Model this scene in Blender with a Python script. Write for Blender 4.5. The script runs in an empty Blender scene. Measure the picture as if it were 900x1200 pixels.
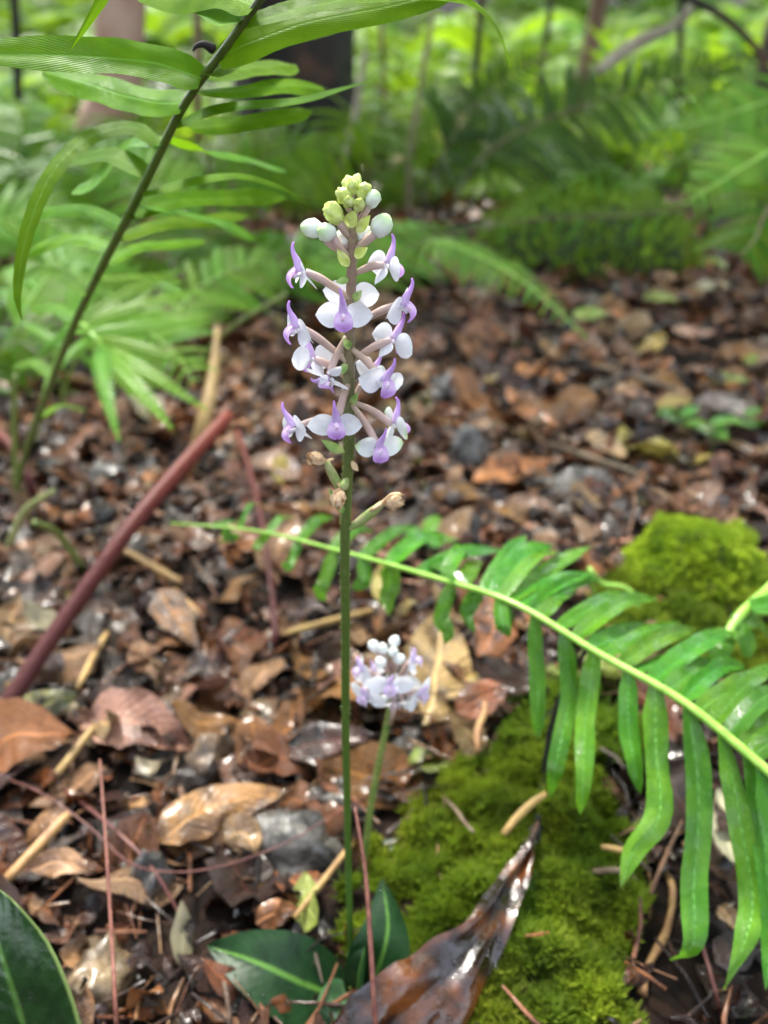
import bpy, math, random
import numpy as np
from mathutils import Vector, Matrix, noise

random.seed(7)
rng = np.random.default_rng(7)
SC = bpy.context.scene
COL = SC.collection
R = math.radians

# ------------------------------------------------------------------ camera
CAM_H, PITCH, FPX = 0.30, 28.0, 1039.23      # FPX: focal length in pixels of the 900 x 1200 photograph
cd = bpy.data.cameras.new('camera')
cam = bpy.data.objects.new('camera', cd)
COL.objects.link(cam)
cam.location = (0, 0, CAM_H)
cam.rotation_euler = (R(90 - PITCH), 0, 0)
cd.sensor_fit = 'VERTICAL'
cd.sensor_height = 36.0
cd.lens = 31.177
cd.clip_start, cd.clip_end = 0.01, 400
cd.dof.use_dof = True
cd.dof.focus_distance = 0.203
cd.dof.aperture_fstop = 11.0
SC.camera = cam
SC.cycles.max_bounces = 6; SC.cycles.diffuse_bounces = 3; SC.cycles.glossy_bounces = 2; SC.cycles.transmission_bounces = 4

# ------------------------------------------------------------------ sky, sun, exposure
SUN_EL, SUN_AZ = 60.0, -24.0                 # high behind the plant, a little to the left; soft light under canopy
w = bpy.data.worlds.new('World'); SC.world = w; w.use_nodes = True
wn = w.node_tree
bg = wn.nodes['Background']
sky = wn.nodes.new('ShaderNodeTexSky'); sky.sky_type = 'NISHITA'; sky.sun_disc = False
sky.sun_elevation = R(SUN_EL); sky.sun_rotation = R(SUN_AZ)
sky.air_density = 1.0; sky.dust_density = 4.0; sky.ozone_density = 1.0
hs = wn.nodes.new('ShaderNodeHueSaturation'); hs.inputs['Saturation'].default_value = 0.45
wn.links.new(sky.outputs[0], hs.inputs['Color']); wn.links.new(hs.outputs[0], bg.inputs[0])
bg.inputs[1].default_value = 0.13
sl = bpy.data.lights.new('sun', 'SUN'); sl.energy = 1.5; sl.angle = R(10); sl.color = (1, 0.96, 0.88)
sun = bpy.data.objects.new('sun', sl); COL.objects.link(sun)
sdir = Vector((math.cos(R(SUN_EL)) * math.sin(R(SUN_AZ)), math.cos(R(SUN_EL)) * math.cos(R(SUN_AZ)), math.sin(R(SUN_EL))))
sun.rotation_euler = (-sdir).to_track_quat('-Z', 'Y').to_euler()
sun.location = sdir * 5
SC.view_settings.view_transform = 'Standard'
SC.view_settings.look = 'None'
SC.view_settings.exposure = 2.52
SC.view_settings.gamma = 1.0
SC.view_settings.use_curve_mapping = False

# ------------------------------------------------------------------ geometry helpers
FWD = Vector((0, math.cos(R(PITCH)), -math.sin(R(PITCH))))
UPV = Vector((0, math.sin(R(PITCH)), math.cos(R(PITCH))))
CP = Vector((0, 0, CAM_H))
XA, YA, ZA = Vector((1, 0, 0)), Vector((0, 1, 0)), Vector((0, 0, 1))

def ray(x, y):
    return FWD + XA * ((x - 450) / FPX) + UPV * ((600 - y) / FPX)

def P(x, y, d):
    """world point seen at photograph pixel (x, y), d metres along the view axis"""
    return CP + ray(x, y) * d

BUMPS = [  # mossy mounds and hollows: x, y, rx, ry, height
    (0.060, 0.235, 0.060, 0.090, 0.020), (0.090, 0.330, 0.06, 0.06, 0.012),
    (0.175, 0.430, 0.090, 0.080, 0.022), (0.205, 0.515, 0.045, 0.045, 0.018),
    (-0.02, 0.40, 0.06, 0.05, -0.008), (0.36, 1.50, 0.12, 0.10, 0.05)]

def gz(x, y):
    v = noise.noise(Vector((x * 3.1, y * 3.1, 0.3))) * 0.014 + noise.noise(Vector((x * 14, y * 14, 4.3))) * 0.004
    v *= min(1.0, 0.35 + 0.65 * abs(y) / 0.8)
    for bx, by, rx, ry, h in BUMPS:
        q = ((x - bx) / rx) ** 2 + ((y - by) / ry) ** 2
        if q < 9: v += h * math.exp(-q)
    r = math.hypot(x, y)
    if y > 2.2: v += 0.06 * (y - 2.2) ** 1.25
    if r > 40: v += 0.0
    return v

def G(x, y, lift=0.0):
    """ground point seen at pixel (x, y)"""
    d = ray(x, y); t = 0.1
    while t < 12:
        p = CP + d * t
        if p.z < gz(p.x, p.y) + lift: break
        t += 0.004
    return CP + d * t

def gdepth(x, y):
    return (G(x, y) - CP).dot(FWD)

def spline(pts, n):
    pts = [Vector(p) for p in pts]
    if len(pts) == 2: return [pts[0].lerp(pts[1], i / (n - 1)) for i in range(n)]
    out = []; m = len(pts) - 1
    for i in range(n):
        s = i / (n - 1) * m; k = min(int(s), m - 1); t = s - k
        p1, p2 = pts[k], pts[k + 1]
        p0 = pts[k - 1] if k > 0 else p1 * 2 - p2
        p3 = pts[k + 2] if k + 2 <= m else p2 * 2 - p1
        out.append(0.5 * ((2 * p1) + (p2 - p0) * t + (2 * p0 - 5 * p1 + 4 * p2 - p3) * t * t + (3 * p1 - p0 - 3 * p2 + p3) * t ** 3))
    return out

def lerps(vals, u):
    m = len(vals) - 1; s = u * m; k = min(int(s), m - 1)
    return vals[k] + (vals[k + 1] - vals[k]) * (s - k)

PROF = {
    'wing':  lambda u: 0.30 * (1 - u) ** 2 + max(0.0, math.sin(math.pi * min(1, u ** 0.95))) ** 0.62,
    'ovate': lambda u: 0.12 * (1 - u) + max(0.0, math.sin(math.pi * u ** 0.72)) ** 0.85,
    'lance': lambda u: 0.10 * (1 - u) + max(0.0, math.sin(math.pi * u ** 0.85)),
    'strap': lambda u: min(1.0, 0.62 + 4 * u) * (1.0 if u < 0.72 else math.sqrt(max(0.0, 1 - ((u - 0.72) / 0.285) ** 2.2))),
    'blade': lambda u: min(1.0, 0.55 + 4 * u) * (1.0 if u < 0.45 else max(0.02, 1 - ((u - 0.45) / 0.56) ** 2.6)),
    'fan':   lambda u: 0.05 + 0.95 * min(1.0, 1.25 * u) ** 1.3 * (1 - 0.35 * u ** 4),
    'taper': lambda u: min(1.0, 0.6 + 4 * u) * max(0.03, 1 - u ** 2.4),
}

class MB:
    def __init__(s): s.v = []; s.f = []; s.uv = []; s.c = []
    def tube(s, pts, rads, n=8, cap=True):
        pts = [Vector(p) for p in pts]; m = len(pts); b = len(s.v)
        t0 = (pts[1] - pts[0]).normalized()
        nrm = t0.cross(ZA if abs(t0.z) < 0.9 else XA).normalized()
        for i, p in enumerate(pts):
            t = (pts[min(i + 1, m - 1)] - pts[max(i - 1, 0)]).normalized()
            nrm = (nrm - t * nrm.dot(t)).normalized(); bi = t.cross(nrm)
            r = lerps(rads, i / (m - 1)) if len(rads) != m else rads[i]
            for k in range(n):
                a = 2 * math.pi * k / n
                s.v.append(p + (nrm * math.cos(a) + bi * math.sin(a)) * r); s.uv.append((i / (m - 1), k / n))
        for i in range(m - 1):
            for k in range(n):
                a, c = b + i * n + k, b + i * n + (k + 1) % n
                s.f.append((a, c, c + n, a + n))
        if cap:
            s.f.append(tuple(b + k for k in reversed(range(n)))); s.f.append(tuple(b + (m - 1) * n + k for k in range(n)))
    def leaf(s, pts, width, nrm, prof='ovate', cols=4, fold=0.0, cup=0.0, wave=0.0, ragged=0.0, seed=0.0):
        """a blade along pts; nrm = the side that faces up"""
        pts = [Vector(p) for p in pts]; m = len(pts); b = len(s.v); pf = PROF[prof]
        for i, p in enumerate(pts):
            u = i / (m - 1)
            t = (pts[min(i + 1, m - 1)] - pts[max(i - 1, 0)]).normalized()
            nn = nrm if isinstance(nrm, Vector) else lerpv(nrm, u)
            nn = (nn - t * nn.dot(t)).normalized(); sd = t.cross(nn)
            wd = width * 0.5 * max(0.02, pf(u))
            for j in range(cols + 1):
                q = j / cols * 2 - 1
                ww = wd * (1 + ragged * noise.noise(Vector((u * 7 + seed, q * 2.0, seed * 3.1))))
                h = fold * abs(q) * wd + cup * q * q * wd
                h += wave * width * noise.noise(Vector((u * 5 + seed * 7, q * 1.3, seed)))
                s.v.append(p + sd * (q * ww) + nn * h); s.uv.append((u, j / cols))
        for i in range(m - 1):
            for j in range(cols):
                a = b + i * (cols + 1) + j
                s.f.append((a, a + 1, a + cols + 2, a + cols + 1))
    def blob(s, c, ax, ay, az, seg=10, rings=7, lump=0.0, seed=0.0, fn=None):
        b = len(s.v); c = Vector(c)
        for i in range(rings + 1):
            th = math.pi * i / rings
            for k in range(seg):
                ph = 2 * math.pi * k / seg
                d = Vector((math.sin(th) * math.cos(ph), math.sin(th) * math.sin(ph), math.cos(th)))
                l = 1 + lump * (noise.noise(d * 1.6 + Vector((seed, seed * 2, 0))) + 0.5 * noise.noise(d * 4 + Vector((seed, 0, seed))))
                if fn: l *= fn(d)
                s.v.append(c + (ax * d.x + ay * d.y + az * d.z) * l); s.uv.append((i / rings, k / seg))
        for i in range(rings):
            for k in range(seg):
                a, a2 = b + i * seg + k, b + i * seg + (k + 1) % seg
                s.f.append((a, a + seg, a2 + seg, a2))
    def add(s, V, F, UV=None, col=None):
        b = len(s.v); s.v.extend(V); s.f.extend([tuple(b + i for i in f) for f in F])
        s.uv.extend(UV if UV is not None else [(0, 0)] * len(V))
        if col is not None: s.c.extend([col] * len(V))
    def mesh(s, name, mat, smooth=True):
        me = bpy.data.meshes.new(name)
        me.from_pydata([tuple(v) for v in s.v], [], s.f)
        uvl = me.uv_layers.new(name='UVMap')
        li = np.empty(len(me.loops), dtype=np.int32); me.loops.foreach_get('vertex_index', li)
        uvl.data.foreach_set('uv', np.array(s.uv, dtype=np.float32)[li].ravel())
        if s.c:
            at = me.attributes.new('tint', 'FLOAT_COLOR', 'POINT')
            at.data.foreach_set('color', np.array([tuple(c) + (1,) for c in s.c], dtype=np.float32).ravel())
        if smooth: me.polygons.foreach_set('use_smooth', [True] * len(me.polygons))
        me.materials.append(mat); me.update()
        return me
    def build(s, name, mat, parent=None, smooth=True):
        return link(name, s.mesh(name, mat, smooth), parent)

def lerpv(vs, u):
    m = len(vs) - 1; q = u * m; k = min(int(q), m - 1)
    return vs[k].lerp(vs[k + 1], q - k)

def link(name, data, parent=None, loc=None):
    o = bpy.data.objects.new(name, data); COL.objects.link(o)
    if loc is not None: o.location = loc
    if parent is not None:
        o.parent = parent
        if loc is None:          # world-space mesh under a placed root
            o.matrix_parent_inverse = WM[parent.name].inverted() if parent.name in WM else Matrix()
    return o
WM = {}

def tag(o, label=None, cat=None, group=None, kind=None):
    if label: o['label'] = label
    if cat: o['category'] = cat
    if group: o['group'] = group
    if kind: o['kind'] = kind
    return o

def thing(name, label, cat, base, group=None):
    o = bpy.data.objects.new(name, None); COL.objects.link(o)
    o.location = base; o.empty_display_size = 0.01
    WM[o.name] = Matrix.Translation(base)
    return tag(o, label, cat, group)

# ------------------------------------------------------------------ materials
def mat(name, col, col2=None, rough=0.5, scale=60, spec=0.5, trans=0.0, tcol=None, bump=0.0, bscale=300, coat=0.0,
        veins=0.0, midrib=None, edge=None, vary=0.0, attr=None, grad=None, stops=(0.35, 0.65), sss=0.0, ramp_axis=0, mid_w=0.05, wet=0.0, nv=14, tip=None, film=0.0):
    """procedural surface: two-colour noise, optional leaf veins and midrib along the UVs, per-object variation"""
    m = bpy.data.materials.new(name); m.use_nodes = True
    nt = m.node_tree; N = nt.nodes; L = nt.links
    bs = N['Principled BSDF']; out = N['Material Output']
    tc = N.new('ShaderNodeTexCoord')
    def math_(op, a, b=None, clamp=False):
        n = N.new('ShaderNodeMath'); n.operation = op; n.use_clamp = clamp
        for i, q in enumerate((a, b)):
            if q is None: continue
            if isinstance(q, (int, float)): n.inputs[i].default_value = q
            else: L.new(q, n.inputs[i])
        return n.outputs[0]
    def mix(f, a, b, mode='MIX'):
        n = N.new('ShaderNodeMix'); n.data_type = 'RGBA'; n.blend_type = mode
        for sck, q in ((n.inputs[0], f), (n.inputs[6], a), (n.inputs[7], b)):
            if isinstance(q, (int, float)): sck.default_value = q
            elif isinstance(q, tuple): sck.default_value = q + (1,) if len(q) == 3 else q
            else: L.new(q, sck)
        return n.outputs[2]
    def sm(x, a, b):
        n = N.new('ShaderNodeMapRange'); n.interpolation_type = 'SMOOTHSTEP'
        L.new(x, n.inputs[0]); n.inputs[1].default_value = a; n.inputs[2].default_value = b
        return n.outputs[0]
    oi = N.new('ShaderNodeObjectInfo')
    no = N.new('ShaderNodeTexNoise'); no.inputs['Scale'].default_value = scale; no.inputs['Detail'].default_value = 5
    vm = N.new('ShaderNodeVectorMath'); vm.operation = 'ADD'
    L.new(tc.outputs['Object'], vm.inputs[0])
    if vary:
        cx = N.new('ShaderNodeCombineXYZ'); L.new(math_('MULTIPLY', oi.outputs['Random'], 37.0), cx.inputs[0]); L.new(cx.outputs[0], vm.inputs[1])
    L.new(vm.outputs[0], no.inputs['Vector'])
    base = mix(sm(no.outputs[0], *stops), col, col2 or col)
    if attr:
        an = N.new('ShaderNodeAttribute'); an.attribute_name = attr
        base = mix(1.0, base, an.outputs['Color'], 'MULTIPLY')
    sx = N.new('ShaderNodeSeparateXYZ'); L.new(tc.outputs['UV'], sx.inputs[0])
    u, v = sx.outputs[0], sx.outputs[1]
    av = math_('MULTIPLY', math_('ABSOLUTE', math_('SUBTRACT', v, 0.5)), 2.0)
    if grad:      # colour change along the piece: list of (position, colour)
        cr = N.new('ShaderNodeValToRGB'); el = cr.color_ramp.elements
        el[0].position, el[0].color = grad[0][0], grad[0][1] + (1,)
        el[1].position, el[1].color = grad[-1][0], grad[-1][1] + (1,)
        for p_, c_ in grad[1:-1]:
            e = el.new(p_); e.color = c_ + (1,)
        L.new(math_('ADD', (u, v, av)[ramp_axis], math_('MULTIPLY', math_('SUBTRACT', no.outputs[0], 0.5), 0.18)), cr.inputs[0])
        base = mix(0.25, cr.outputs[0], base)
    if tip: base = mix(sm(math_('ADD', u, math_('MULTIPLY', math_('SUBTRACT', no.outputs[0], 0.5), 0.5)), 0.93, 1.08), base, tip)
    if midrib: base = mix(math_('SUBTRACT', 1.0, sm(av, mid_w * 0.4, mid_w * 1.8)), base, midrib)
    if edge: base = mix(sm(av, 0.90, 0.97), base, edge)
    if vary:
        h = N.new('ShaderNodeHueSaturation')
        L.new(math_('ADD', 0.5, math_('MULTIPLY', math_('SUBTRACT', oi.outputs['Random'], 0.5), 0.05 * vary)), h.inputs['Hue'])
        L.new(math_('ADD', 1.0 - 0.35 * vary, math_('MULTIPLY', math_('FRACT', math_('MULTIPLY', oi.outputs['Random'], 17.3)), 0.7 * vary)), h.inputs['Value'])
        h.inputs['Saturation'].default_value = 1.0; L.new(base, h.inputs['Color']); base = h.outputs[0]
    L.new(base, bs.inputs['Base Color'])
    bs.inputs['Roughness'].default_value = rough
    bs.inputs['Specular IOR Level'].default_value = spec
    if wet:        # patches of water film
        n2 = N.new('ShaderNodeTexNoise'); n2.inputs['Scale'].default_value = scale * 1.7; L.new(vm.outputs[0], n2.inputs['Vector'])
        L.new(math_('ADD', rough, math_('MULTIPLY', sm(n2.outputs[0], 0.42, 0.58), -(rough - 0.10) * wet)), bs.inputs['Roughness'])
        if film:
            L.new(math_('MULTIPLY', sm(n2.outputs[0], 0.42, 0.58), film), bs.inputs['Coat Weight']); bs.inputs['Coat Roughness'].default_value = 0.10
    if coat:
        bs.inputs['Coat Weight'].default_value = coat; bs.inputs['Coat Roughness'].default_value = 0.12
    if sss:
        bs.inputs['Subsurface Weight'].default_value = sss; bs.inputs['Subsurface Radius'].default_value = (0.002, 0.0015, 0.0015)
        bs.inputs['Subsurface Scale'].default_value = 1.0
    if bump or veins:
        bn = N.new('ShaderNodeTexNoise'); bn.inputs['Scale'].default_value = bscale; bn.inputs['Detail'].default_value = 6
        L.new(vm.outputs[0], bn.inputs['Vector'])
        hgt = math_('MULTIPLY', bn.outputs[0], bump)
        if veins:
            sv = math_('SINE', math_('MULTIPLY', math_('SUBTRACT', u, math_('MULTIPLY', av, 0.22)), nv * 6.283))
            hgt = math_('ADD', hgt, math_('MULTIPLY', sv, 0.35 * veins))
            hgt = math_('ADD', hgt, math_('MULTIPLY', sm(av, 0.0, 0.12), veins))
        b = N.new('ShaderNodeBump'); b.inputs['Strength'].default_value = 0.7; b.inputs['Distance'].default_value = 0.001
        L.new(hgt, b.inputs['Height']); L.new(b.outputs[0], bs.inputs['Normal'])
    if trans:
        tr = N.new('ShaderNodeBsdfTranslucent'); ms = N.new('ShaderNodeMixShader')
        if tcol: tr.inputs[0].default_value = tcol + (1,)
        else: L.new(base, tr.inputs[0])
        ms.inputs[0].default_value = trans
        L.new(bs.outputs[0], ms.inputs[1]); L.new(tr.outputs[0], ms.inputs[2]); L.new(ms.outputs[0], out.inputs[0])
    return m

M = {}
M['soil'] = mat('soil', (0.005, 0.0035, 0.003), (0.022, 0.012, 0.008), rough=0.85, scale=90, bump=2.5, bscale=220, spec=0.15)
M['sepal'] = mat('sepal', (0.80, 0.83, 0.88), (0.86, 0.87, 0.90), rough=0.45, scale=900, trans=0.32, tcol=(0.85, 0.86, 0.92), bump=0.15, bscale=2500, veins=0.05, nv=3)
M['sepal_green'] = mat('sepal_green', (0.80, 0.84, 0.86), rough=0.45, scale=900, trans=0.3, grad=[(0.0, (0.82, 0.85, 0.88)), (0.72, (0.80, 0.85, 0.84)), (0.95, (0.42, 0.70, 0.18))], bump=0.15, bscale=2500)
M['lip'] = mat('lip', (0.52, 0.22, 0.74), (0.66, 0.40, 0.84), rough=0.4, scale=1300, trans=0.3, bump=0.15, bscale=2500,
               grad=[(0.0, (0.78, 0.52, 0.86)), (0.35, (0.84, 0.68, 0.88)), (0.60, (0.66, 0.40, 0.83)), (1.0, (0.55, 0.26, 0.77))])
M['spur'] = mat('spur', (0.56, 0.30, 0.76), rough=0.38, scale=1000, trans=0.25, grad=[(0.0, (0.80, 0.70, 0.90)), (0.4, (0.70, 0.48, 0.85)), (1.0, (0.52, 0.23, 0.71))])
M['spur_pale'] = mat('spur_pale', (0.74, 0.56, 0.84), rough=0.4, scale=1000, trans=0.25, grad=[(0.0, (0.80, 0.74, 0.88)), (0.5, (0.76, 0.62, 0.88)), (1.0, (0.66, 0.40, 0.78))])
M['lip_pale'] = mat('lip_pale', (0.76, 0.62, 0.86), (0.80, 0.72, 0.88), rough=0.4, scale=1300, trans=0.3, grad=[(0.0, (0.82, 0.76, 0.90)), (0.5, (0.72, 0.52, 0.84)), (1.0, (0.80, 0.72, 0.88))])
M['column'] = mat('column', (0.80, 0.66, 0.82), (0.62, 0.30, 0.55), rough=0.4, scale=1500, stops=(0.5, 0.62))
M['ovary'] = mat('ovary', (0.46, 0.32, 0.26), (0.52, 0.40, 0.33), rough=0.45, scale=800, trans=0.12, bump=0.2, bscale=1500,
                 grad=[(0.0, (0.42, 0.32, 0.22)), (0.5, (0.50, 0.34, 0.29)), (1.0, (0.66, 0.50, 0.50))])
M['bud'] = mat('bud', (0.80, 0.85, 0.80), rough=0.42, scale=700, trans=0.2, grad=[(0.0, (0.80, 0.80, 0.84)), (0.5, (0.80, 0.85, 0.80)), (0.78, (0.60, 0.80, 0.40)), (1.0, (0.44, 0.68, 0.16))], sss=0.0)
M['bud_white'] = mat('bud_white', (0.82, 0.82, 0.86), (0.80, 0.85, 0.78), rough=0.42, scale=500, trans=0.2)
M['bud_young'] = mat('bud_young', (0.55, 0.66, 0.13), (0.72, 0.80, 0.32), rough=0.45, scale=600, trans=0.25, bump=0.3, bscale=1200)
M['stem'] = mat('stem', (0.06, 0.09, 0.015), rough=0.4, scale=700, bump=0.3, bscale=1600,
                grad=[(0.0, (0.055, 0.16, 0.02)), (0.3, (0.06, 0.11, 0.012)), (0.62, (0.10, 0.13, 0.03)), (0.76, (0.22, 0.15, 0.10)), (0.9, (0.30, 0.17, 0.14)), (1.0, (0.44, 0.44, 0.2))])
M['stem_pale'] = mat('stem_pale', (0.10, 0.17, 0.03), (0.22, 0.26, 0.07), rough=0.45, scale=400)
M['bract'] = mat('bract', (0.18, 0.34, 0.07), (0.36, 0.46, 0.16), rough=0.45, scale=500, trans=0.25)
M['capsule'] = mat('capsule', (0.20, 0.28, 0.07), (0.36, 0.34, 0.16), rough=0.5, scale=500, bump=0.3, bscale=1200)
M['withered'] = mat('withered', (0.72, 0.52, 0.32), (0.46, 0.20, 0.07), rough=0.6, scale=900, trans=0.2, bump=0.8, bscale=1500, stops=(0.52, 0.68))
M['orchid_leaf'] = mat('orchid_leaf', (0.007, 0.034, 0.008), (0.013, 0.055, 0.012), rough=0.42, scale=120, spec=0.35, midrib=(0.11, 0.26, 0.04), mid_w=0.06, veins=0.06, trans=0.1, bump=0.3, bscale=400)
M['sheath'] = mat('sheath', (0.08, 0.22, 0.09), (0.16, 0.32, 0.15), rough=0.25, scale=200, coat=0.6, trans=0.15)
M['dark_leaf'] = mat('dark_leaf', (0.007, 0.032, 0.007), (0.012, 0.05, 0.010), rough=0.3, scale=150, spec=0.6, coat=0.4, midrib=(0.07, 0.16, 0.03), edge=(0.26, 0.36, 0.10), mid_w=0.045, veins=0.35, bump=0.25, bscale=500, wet=0.6)
M['pinna'] = mat('pinna', (0.055, 0.21, 0.008), (0.11, 0.31, 0.015), rough=0.34, scale=90, spec=0.5, trans=0.30, tcol=(0.17, 0.44, 0.025), midrib=(0.11, 0.34, 0.045), mid_w=0.10, veins=0.5, bump=0.5, bscale=420, vary=0.8, wet=0.9, film=0.5, nv=24, tip=(0.20, 0.19, 0.035))
M['pinna_old'] = mat('pinna_old', (0.065, 0.175, 0.003), (0.11, 0.25, 0.006), rough=0.5, scale=130, spec=0.12, trans=0.42, tcol=(0.17, 0.34, 0.006), midrib=(0.14, 0.33, 0.04), mid_w=0.05, veins=0.14, bump=0.3, bscale=420, vary=0.6, wet=0.3, nv=34)
M['rachis'] = mat('rachis', (0.22, 0.46, 0.05), (0.30, 0.54, 0.08), rough=0.35, scale=200, coat=0.2, bump=0.2, bscale=500)
M['rachis_dark'] = mat('rachis_dark', (0.03, 0.05, 0.012), rough=0.4, scale=200, bump=0.3, bscale=600,
                       grad=[(0.0, (0.13, 0.20, 0.03)), (0.55, (0.085, 0.16, 0.012)), (0.80, (0.065, 0.10, 0.012)), (0.95, (0.018, 0.012, 0.010)), (1.0, (0.014, 0.010, 0.009))])
M['lacy'] = mat('lacy', (0.11, 0.27, 0.022), (0.19, 0.38, 0.045), spec=0.18, rough=0.35, scale=40, trans=0.35, tcol=(0.15, 0.36, 0.03), vary=0.7)
M['fern_a'] = mat('fern_a', (0.038, 0.105, 0.004), (0.085, 0.19, 0.008), spec=0.15, rough=0.3, scale=14, trans=0.40, tcol=(0.15, 0.30, 0.012), vary=1.0)
M['fern_b'] = mat('fern_b', (0.06, 0.16, 0.005), (0.15, 0.30, 0.012), spec=0.15, rough=0.3, scale=14, trans=0.48, tcol=(0.30, 0.48, 0.012), vary=1.0)
M['fern_c'] = mat('fern_c', (0.022, 0.060, 0.004), (0.048, 0.105, 0.008), spec=0.25, rough=0.25, scale=14, trans=0.28, tcol=(0.07, 0.16, 0.008), vary=0.9)
M['shrub'] = mat('shrub', (0.10, 0.30, 0.03), (0.16, 0.40, 0.04), rough=0.35, scale=20, trans=0.42, tcol=(0.34, 0.64, 0.04), vary=0.7)
M['added_canopy_leaf'] = mat('added_canopy_leaf', (0.05, 0.11, 0.02), (0.08, 0.15, 0.03), rough=0.45, scale=6, trans=0.35, tcol=(0.16, 0.30, 0.03), vary=0.4)
M['stalk'] = mat('stalk', (0.13, 0.15, 0.04), (0.10, 0.07, 0.03), rough=0.5, scale=30)
M['moss'] = mat('moss', (0.095, 0.18, 0.008), (0.29, 0.41, 0.025), rough=0.7, scale=45, trans=0.3, tcol=(0.30, 0.48, 0.03), attr='tint')
M['moss_bed'] = mat('moss_bed', (0.012, 0.022, 0.004), (0.05, 0.09, 0.01), rough=0.8, scale=120, bump=2.0, bscale=600)
M['litter'] = mat('litter', (0.22, 0.18, 0.17), (0.86, 0.80, 0.76), rough=0.5, scale=80, spec=0.5, attr='tint', bump=1.6, bscale=330, veins=0.5, wet=1.0, film=0.55, trans=0.05, stops=(0.36, 0.60))
M['red_stalk'] = mat('red_stalk', (0.12, 0.022, 0.020), rough=0.5, scale=60, spec=0.25, bump=0.8, bscale=220,
                     grad=[(0.0, (0.028, 0.008, 0.010)), (0.45, (0.050, 0.011, 0.012)), (0.75, (0.12, 0.022, 0.014)), (1.0, (0.20, 0.038, 0.018))])
M['red_twig'] = mat('red_twig', (0.15, 0.045, 0.035), (0.24, 0.09, 0.06), rough=0.5, scale=300, bump=0.6, bscale=900)
M['root'] = mat('root', (0.10, 0.03, 0.028), (0.17, 0.06, 0.045), rough=0.4, scale=200)
M['straw'] = mat('straw', (0.46, 0.28, 0.10), (0.34, 0.19, 0.08), rough=0.5, scale=120, bump=0.5, bscale=400, vary=0.6)
M['twig'] = mat('twig', (0.10, 0.06, 0.035), (0.20, 0.14, 0.09), rough=0.6, scale=120, bump=1.0, bscale=500, vary=0.7, wet=0.5)
M['stone_grey'] = mat('stone_grey', (0.025, 0.022, 0.020), (0.11, 0.10, 0.09), rough=0.5, scale=90, bump=3.0, bscale=220, wet=0.9, vary=0.5, film=0.8)
M['stone_tan'] = mat('stone_tan', (0.07, 0.045, 0.025), (0.24, 0.16, 0.09), rough=0.5, scale=80, bump=3.0, bscale=220, wet=0.9, vary=0.4, film=0.8)
M['bark'] = mat('bark', (0.008, 0.006, 0.005), (0.075, 0.034, 0.016), rough=0.8, scale=9, bump=8, bscale=40, stops=(0.45, 0.7))
M['bark_pink'] = mat('bark_pink', (0.32, 0.17, 0.12), (0.44, 0.29, 0.22), rough=0.7, scale=14, bump=2, bscale=60)
M['bark_brown'] = mat('bark_brown', (0.11, 0.055, 0.03), (0.20, 0.12, 0.075), rough=0.7, scale=20, bump=2, bscale=70)
M['branch_pale'] = mat('branch_pale', (0.34, 0.31, 0.22), (0.20, 0.17, 0.11), rough=0.6, scale=40, bump=1, bscale=120)
M['drop'] = mat('drop', (0.9, 0.9, 0.9), rough=0.02, spec=0.6)
_b = M['drop'].node_tree.nodes['Principled BSDF']; _b.inputs['Transmission Weight'].default_value = 1.0; _b.inputs['IOR'].default_value = 1.33
DEAD = {  # colour of a dead leaf: shade words, two base colours
    'russet': ((0.20, 0.062, 0.020), (0.36, 0.135, 0.045)),
    'tan': ((0.42, 0.22, 0.09), (0.56, 0.34, 0.16)),
    'orange_brown': ((0.36, 0.125, 0.03), (0.54, 0.23, 0.07)),
    'pinkish': ((0.42, 0.185, 0.10), (0.58, 0.32, 0.20)),
    'dark_brown': ((0.028, 0.011, 0.007), (0.085, 0.032, 0.018)),
    'grey_brown': ((0.12, 0.09, 0.075), (0.25, 0.20, 0.17)),
    'yellow': ((0.50, 0.36, 0.06), (0.60, 0.47, 0.12)),
    'lime': ((0.32, 0.46, 0.06), (0.46, 0.56, 0.14)),
    'cream': ((0.55, 0.46, 0.26), (0.62, 0.56, 0.38)),
    'olive': ((0.13, 0.15, 0.03), (0.26, 0.26, 0.06)),
}
for k, (a, b) in DEAD.items():
    lv = k in ('lime', 'yellow', 'cream')
    M['dead_' + k] = mat('dead_' + k, tuple(x * (.7 if lv else .26) for x in a), tuple(x * .72 for x in b), rough=0.5, scale=75, spec=0.5, bump=1.6, bscale=330, veins=0.6, vary=0.6, wet=1.0, film=0.55,
                         midrib=tuple(min(0.8, x * 1.1) for x in b), mid_w=0.05, trans=0.15 if lv else 0.05, stops=(0.36, 0.62))
M['wet_brown'] = mat('wet_brown', (0.012, 0.004, 0.003), (0.15, 0.045, 0.010), rough=0.4, film=0.5, scale=70, spec=0.6, bump=1.5, bscale=140, veins=0.25, nv=9, wet=1.0, stops=(0.42, 0.72))

# ------------------------------------------------------------------ ground
def build_ground():
    xs = sorted(set([-60, -30, -15, -8, -5] + [round(-3.4 + i * 0.1, 3) for i in range(69)] + [round(-0.6 + i * 0.012, 4) for i in range(101)] + [5, 8, 15, 30, 60]))
    ys = sorted(set([-60, -30, -10, -4, -2, -1, -0.5, -0.2] + [round(i * 0.012, 4) for i in range(0, 100)] + [round(1.2 + i * 0.06, 3) for i in range(80)] + [6.2, 7, 8, 10, 13, 18, 25, 40, 70]))
    V = [(x, y, gz(x, y)) for y in ys for x in xs]; n = len(xs)
    F = [(j * n + i, j * n + i + 1, (j + 1) * n + i + 1, (j + 1) * n + i) for j in range(len(ys) - 1) for i in range(n - 1)]
    mb = MB(); mb.add(V, F, [(v[0], v[1]) for v in V])
    tag(mb.build('ground', M['soil']), kind='structure')
build_ground()

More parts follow.
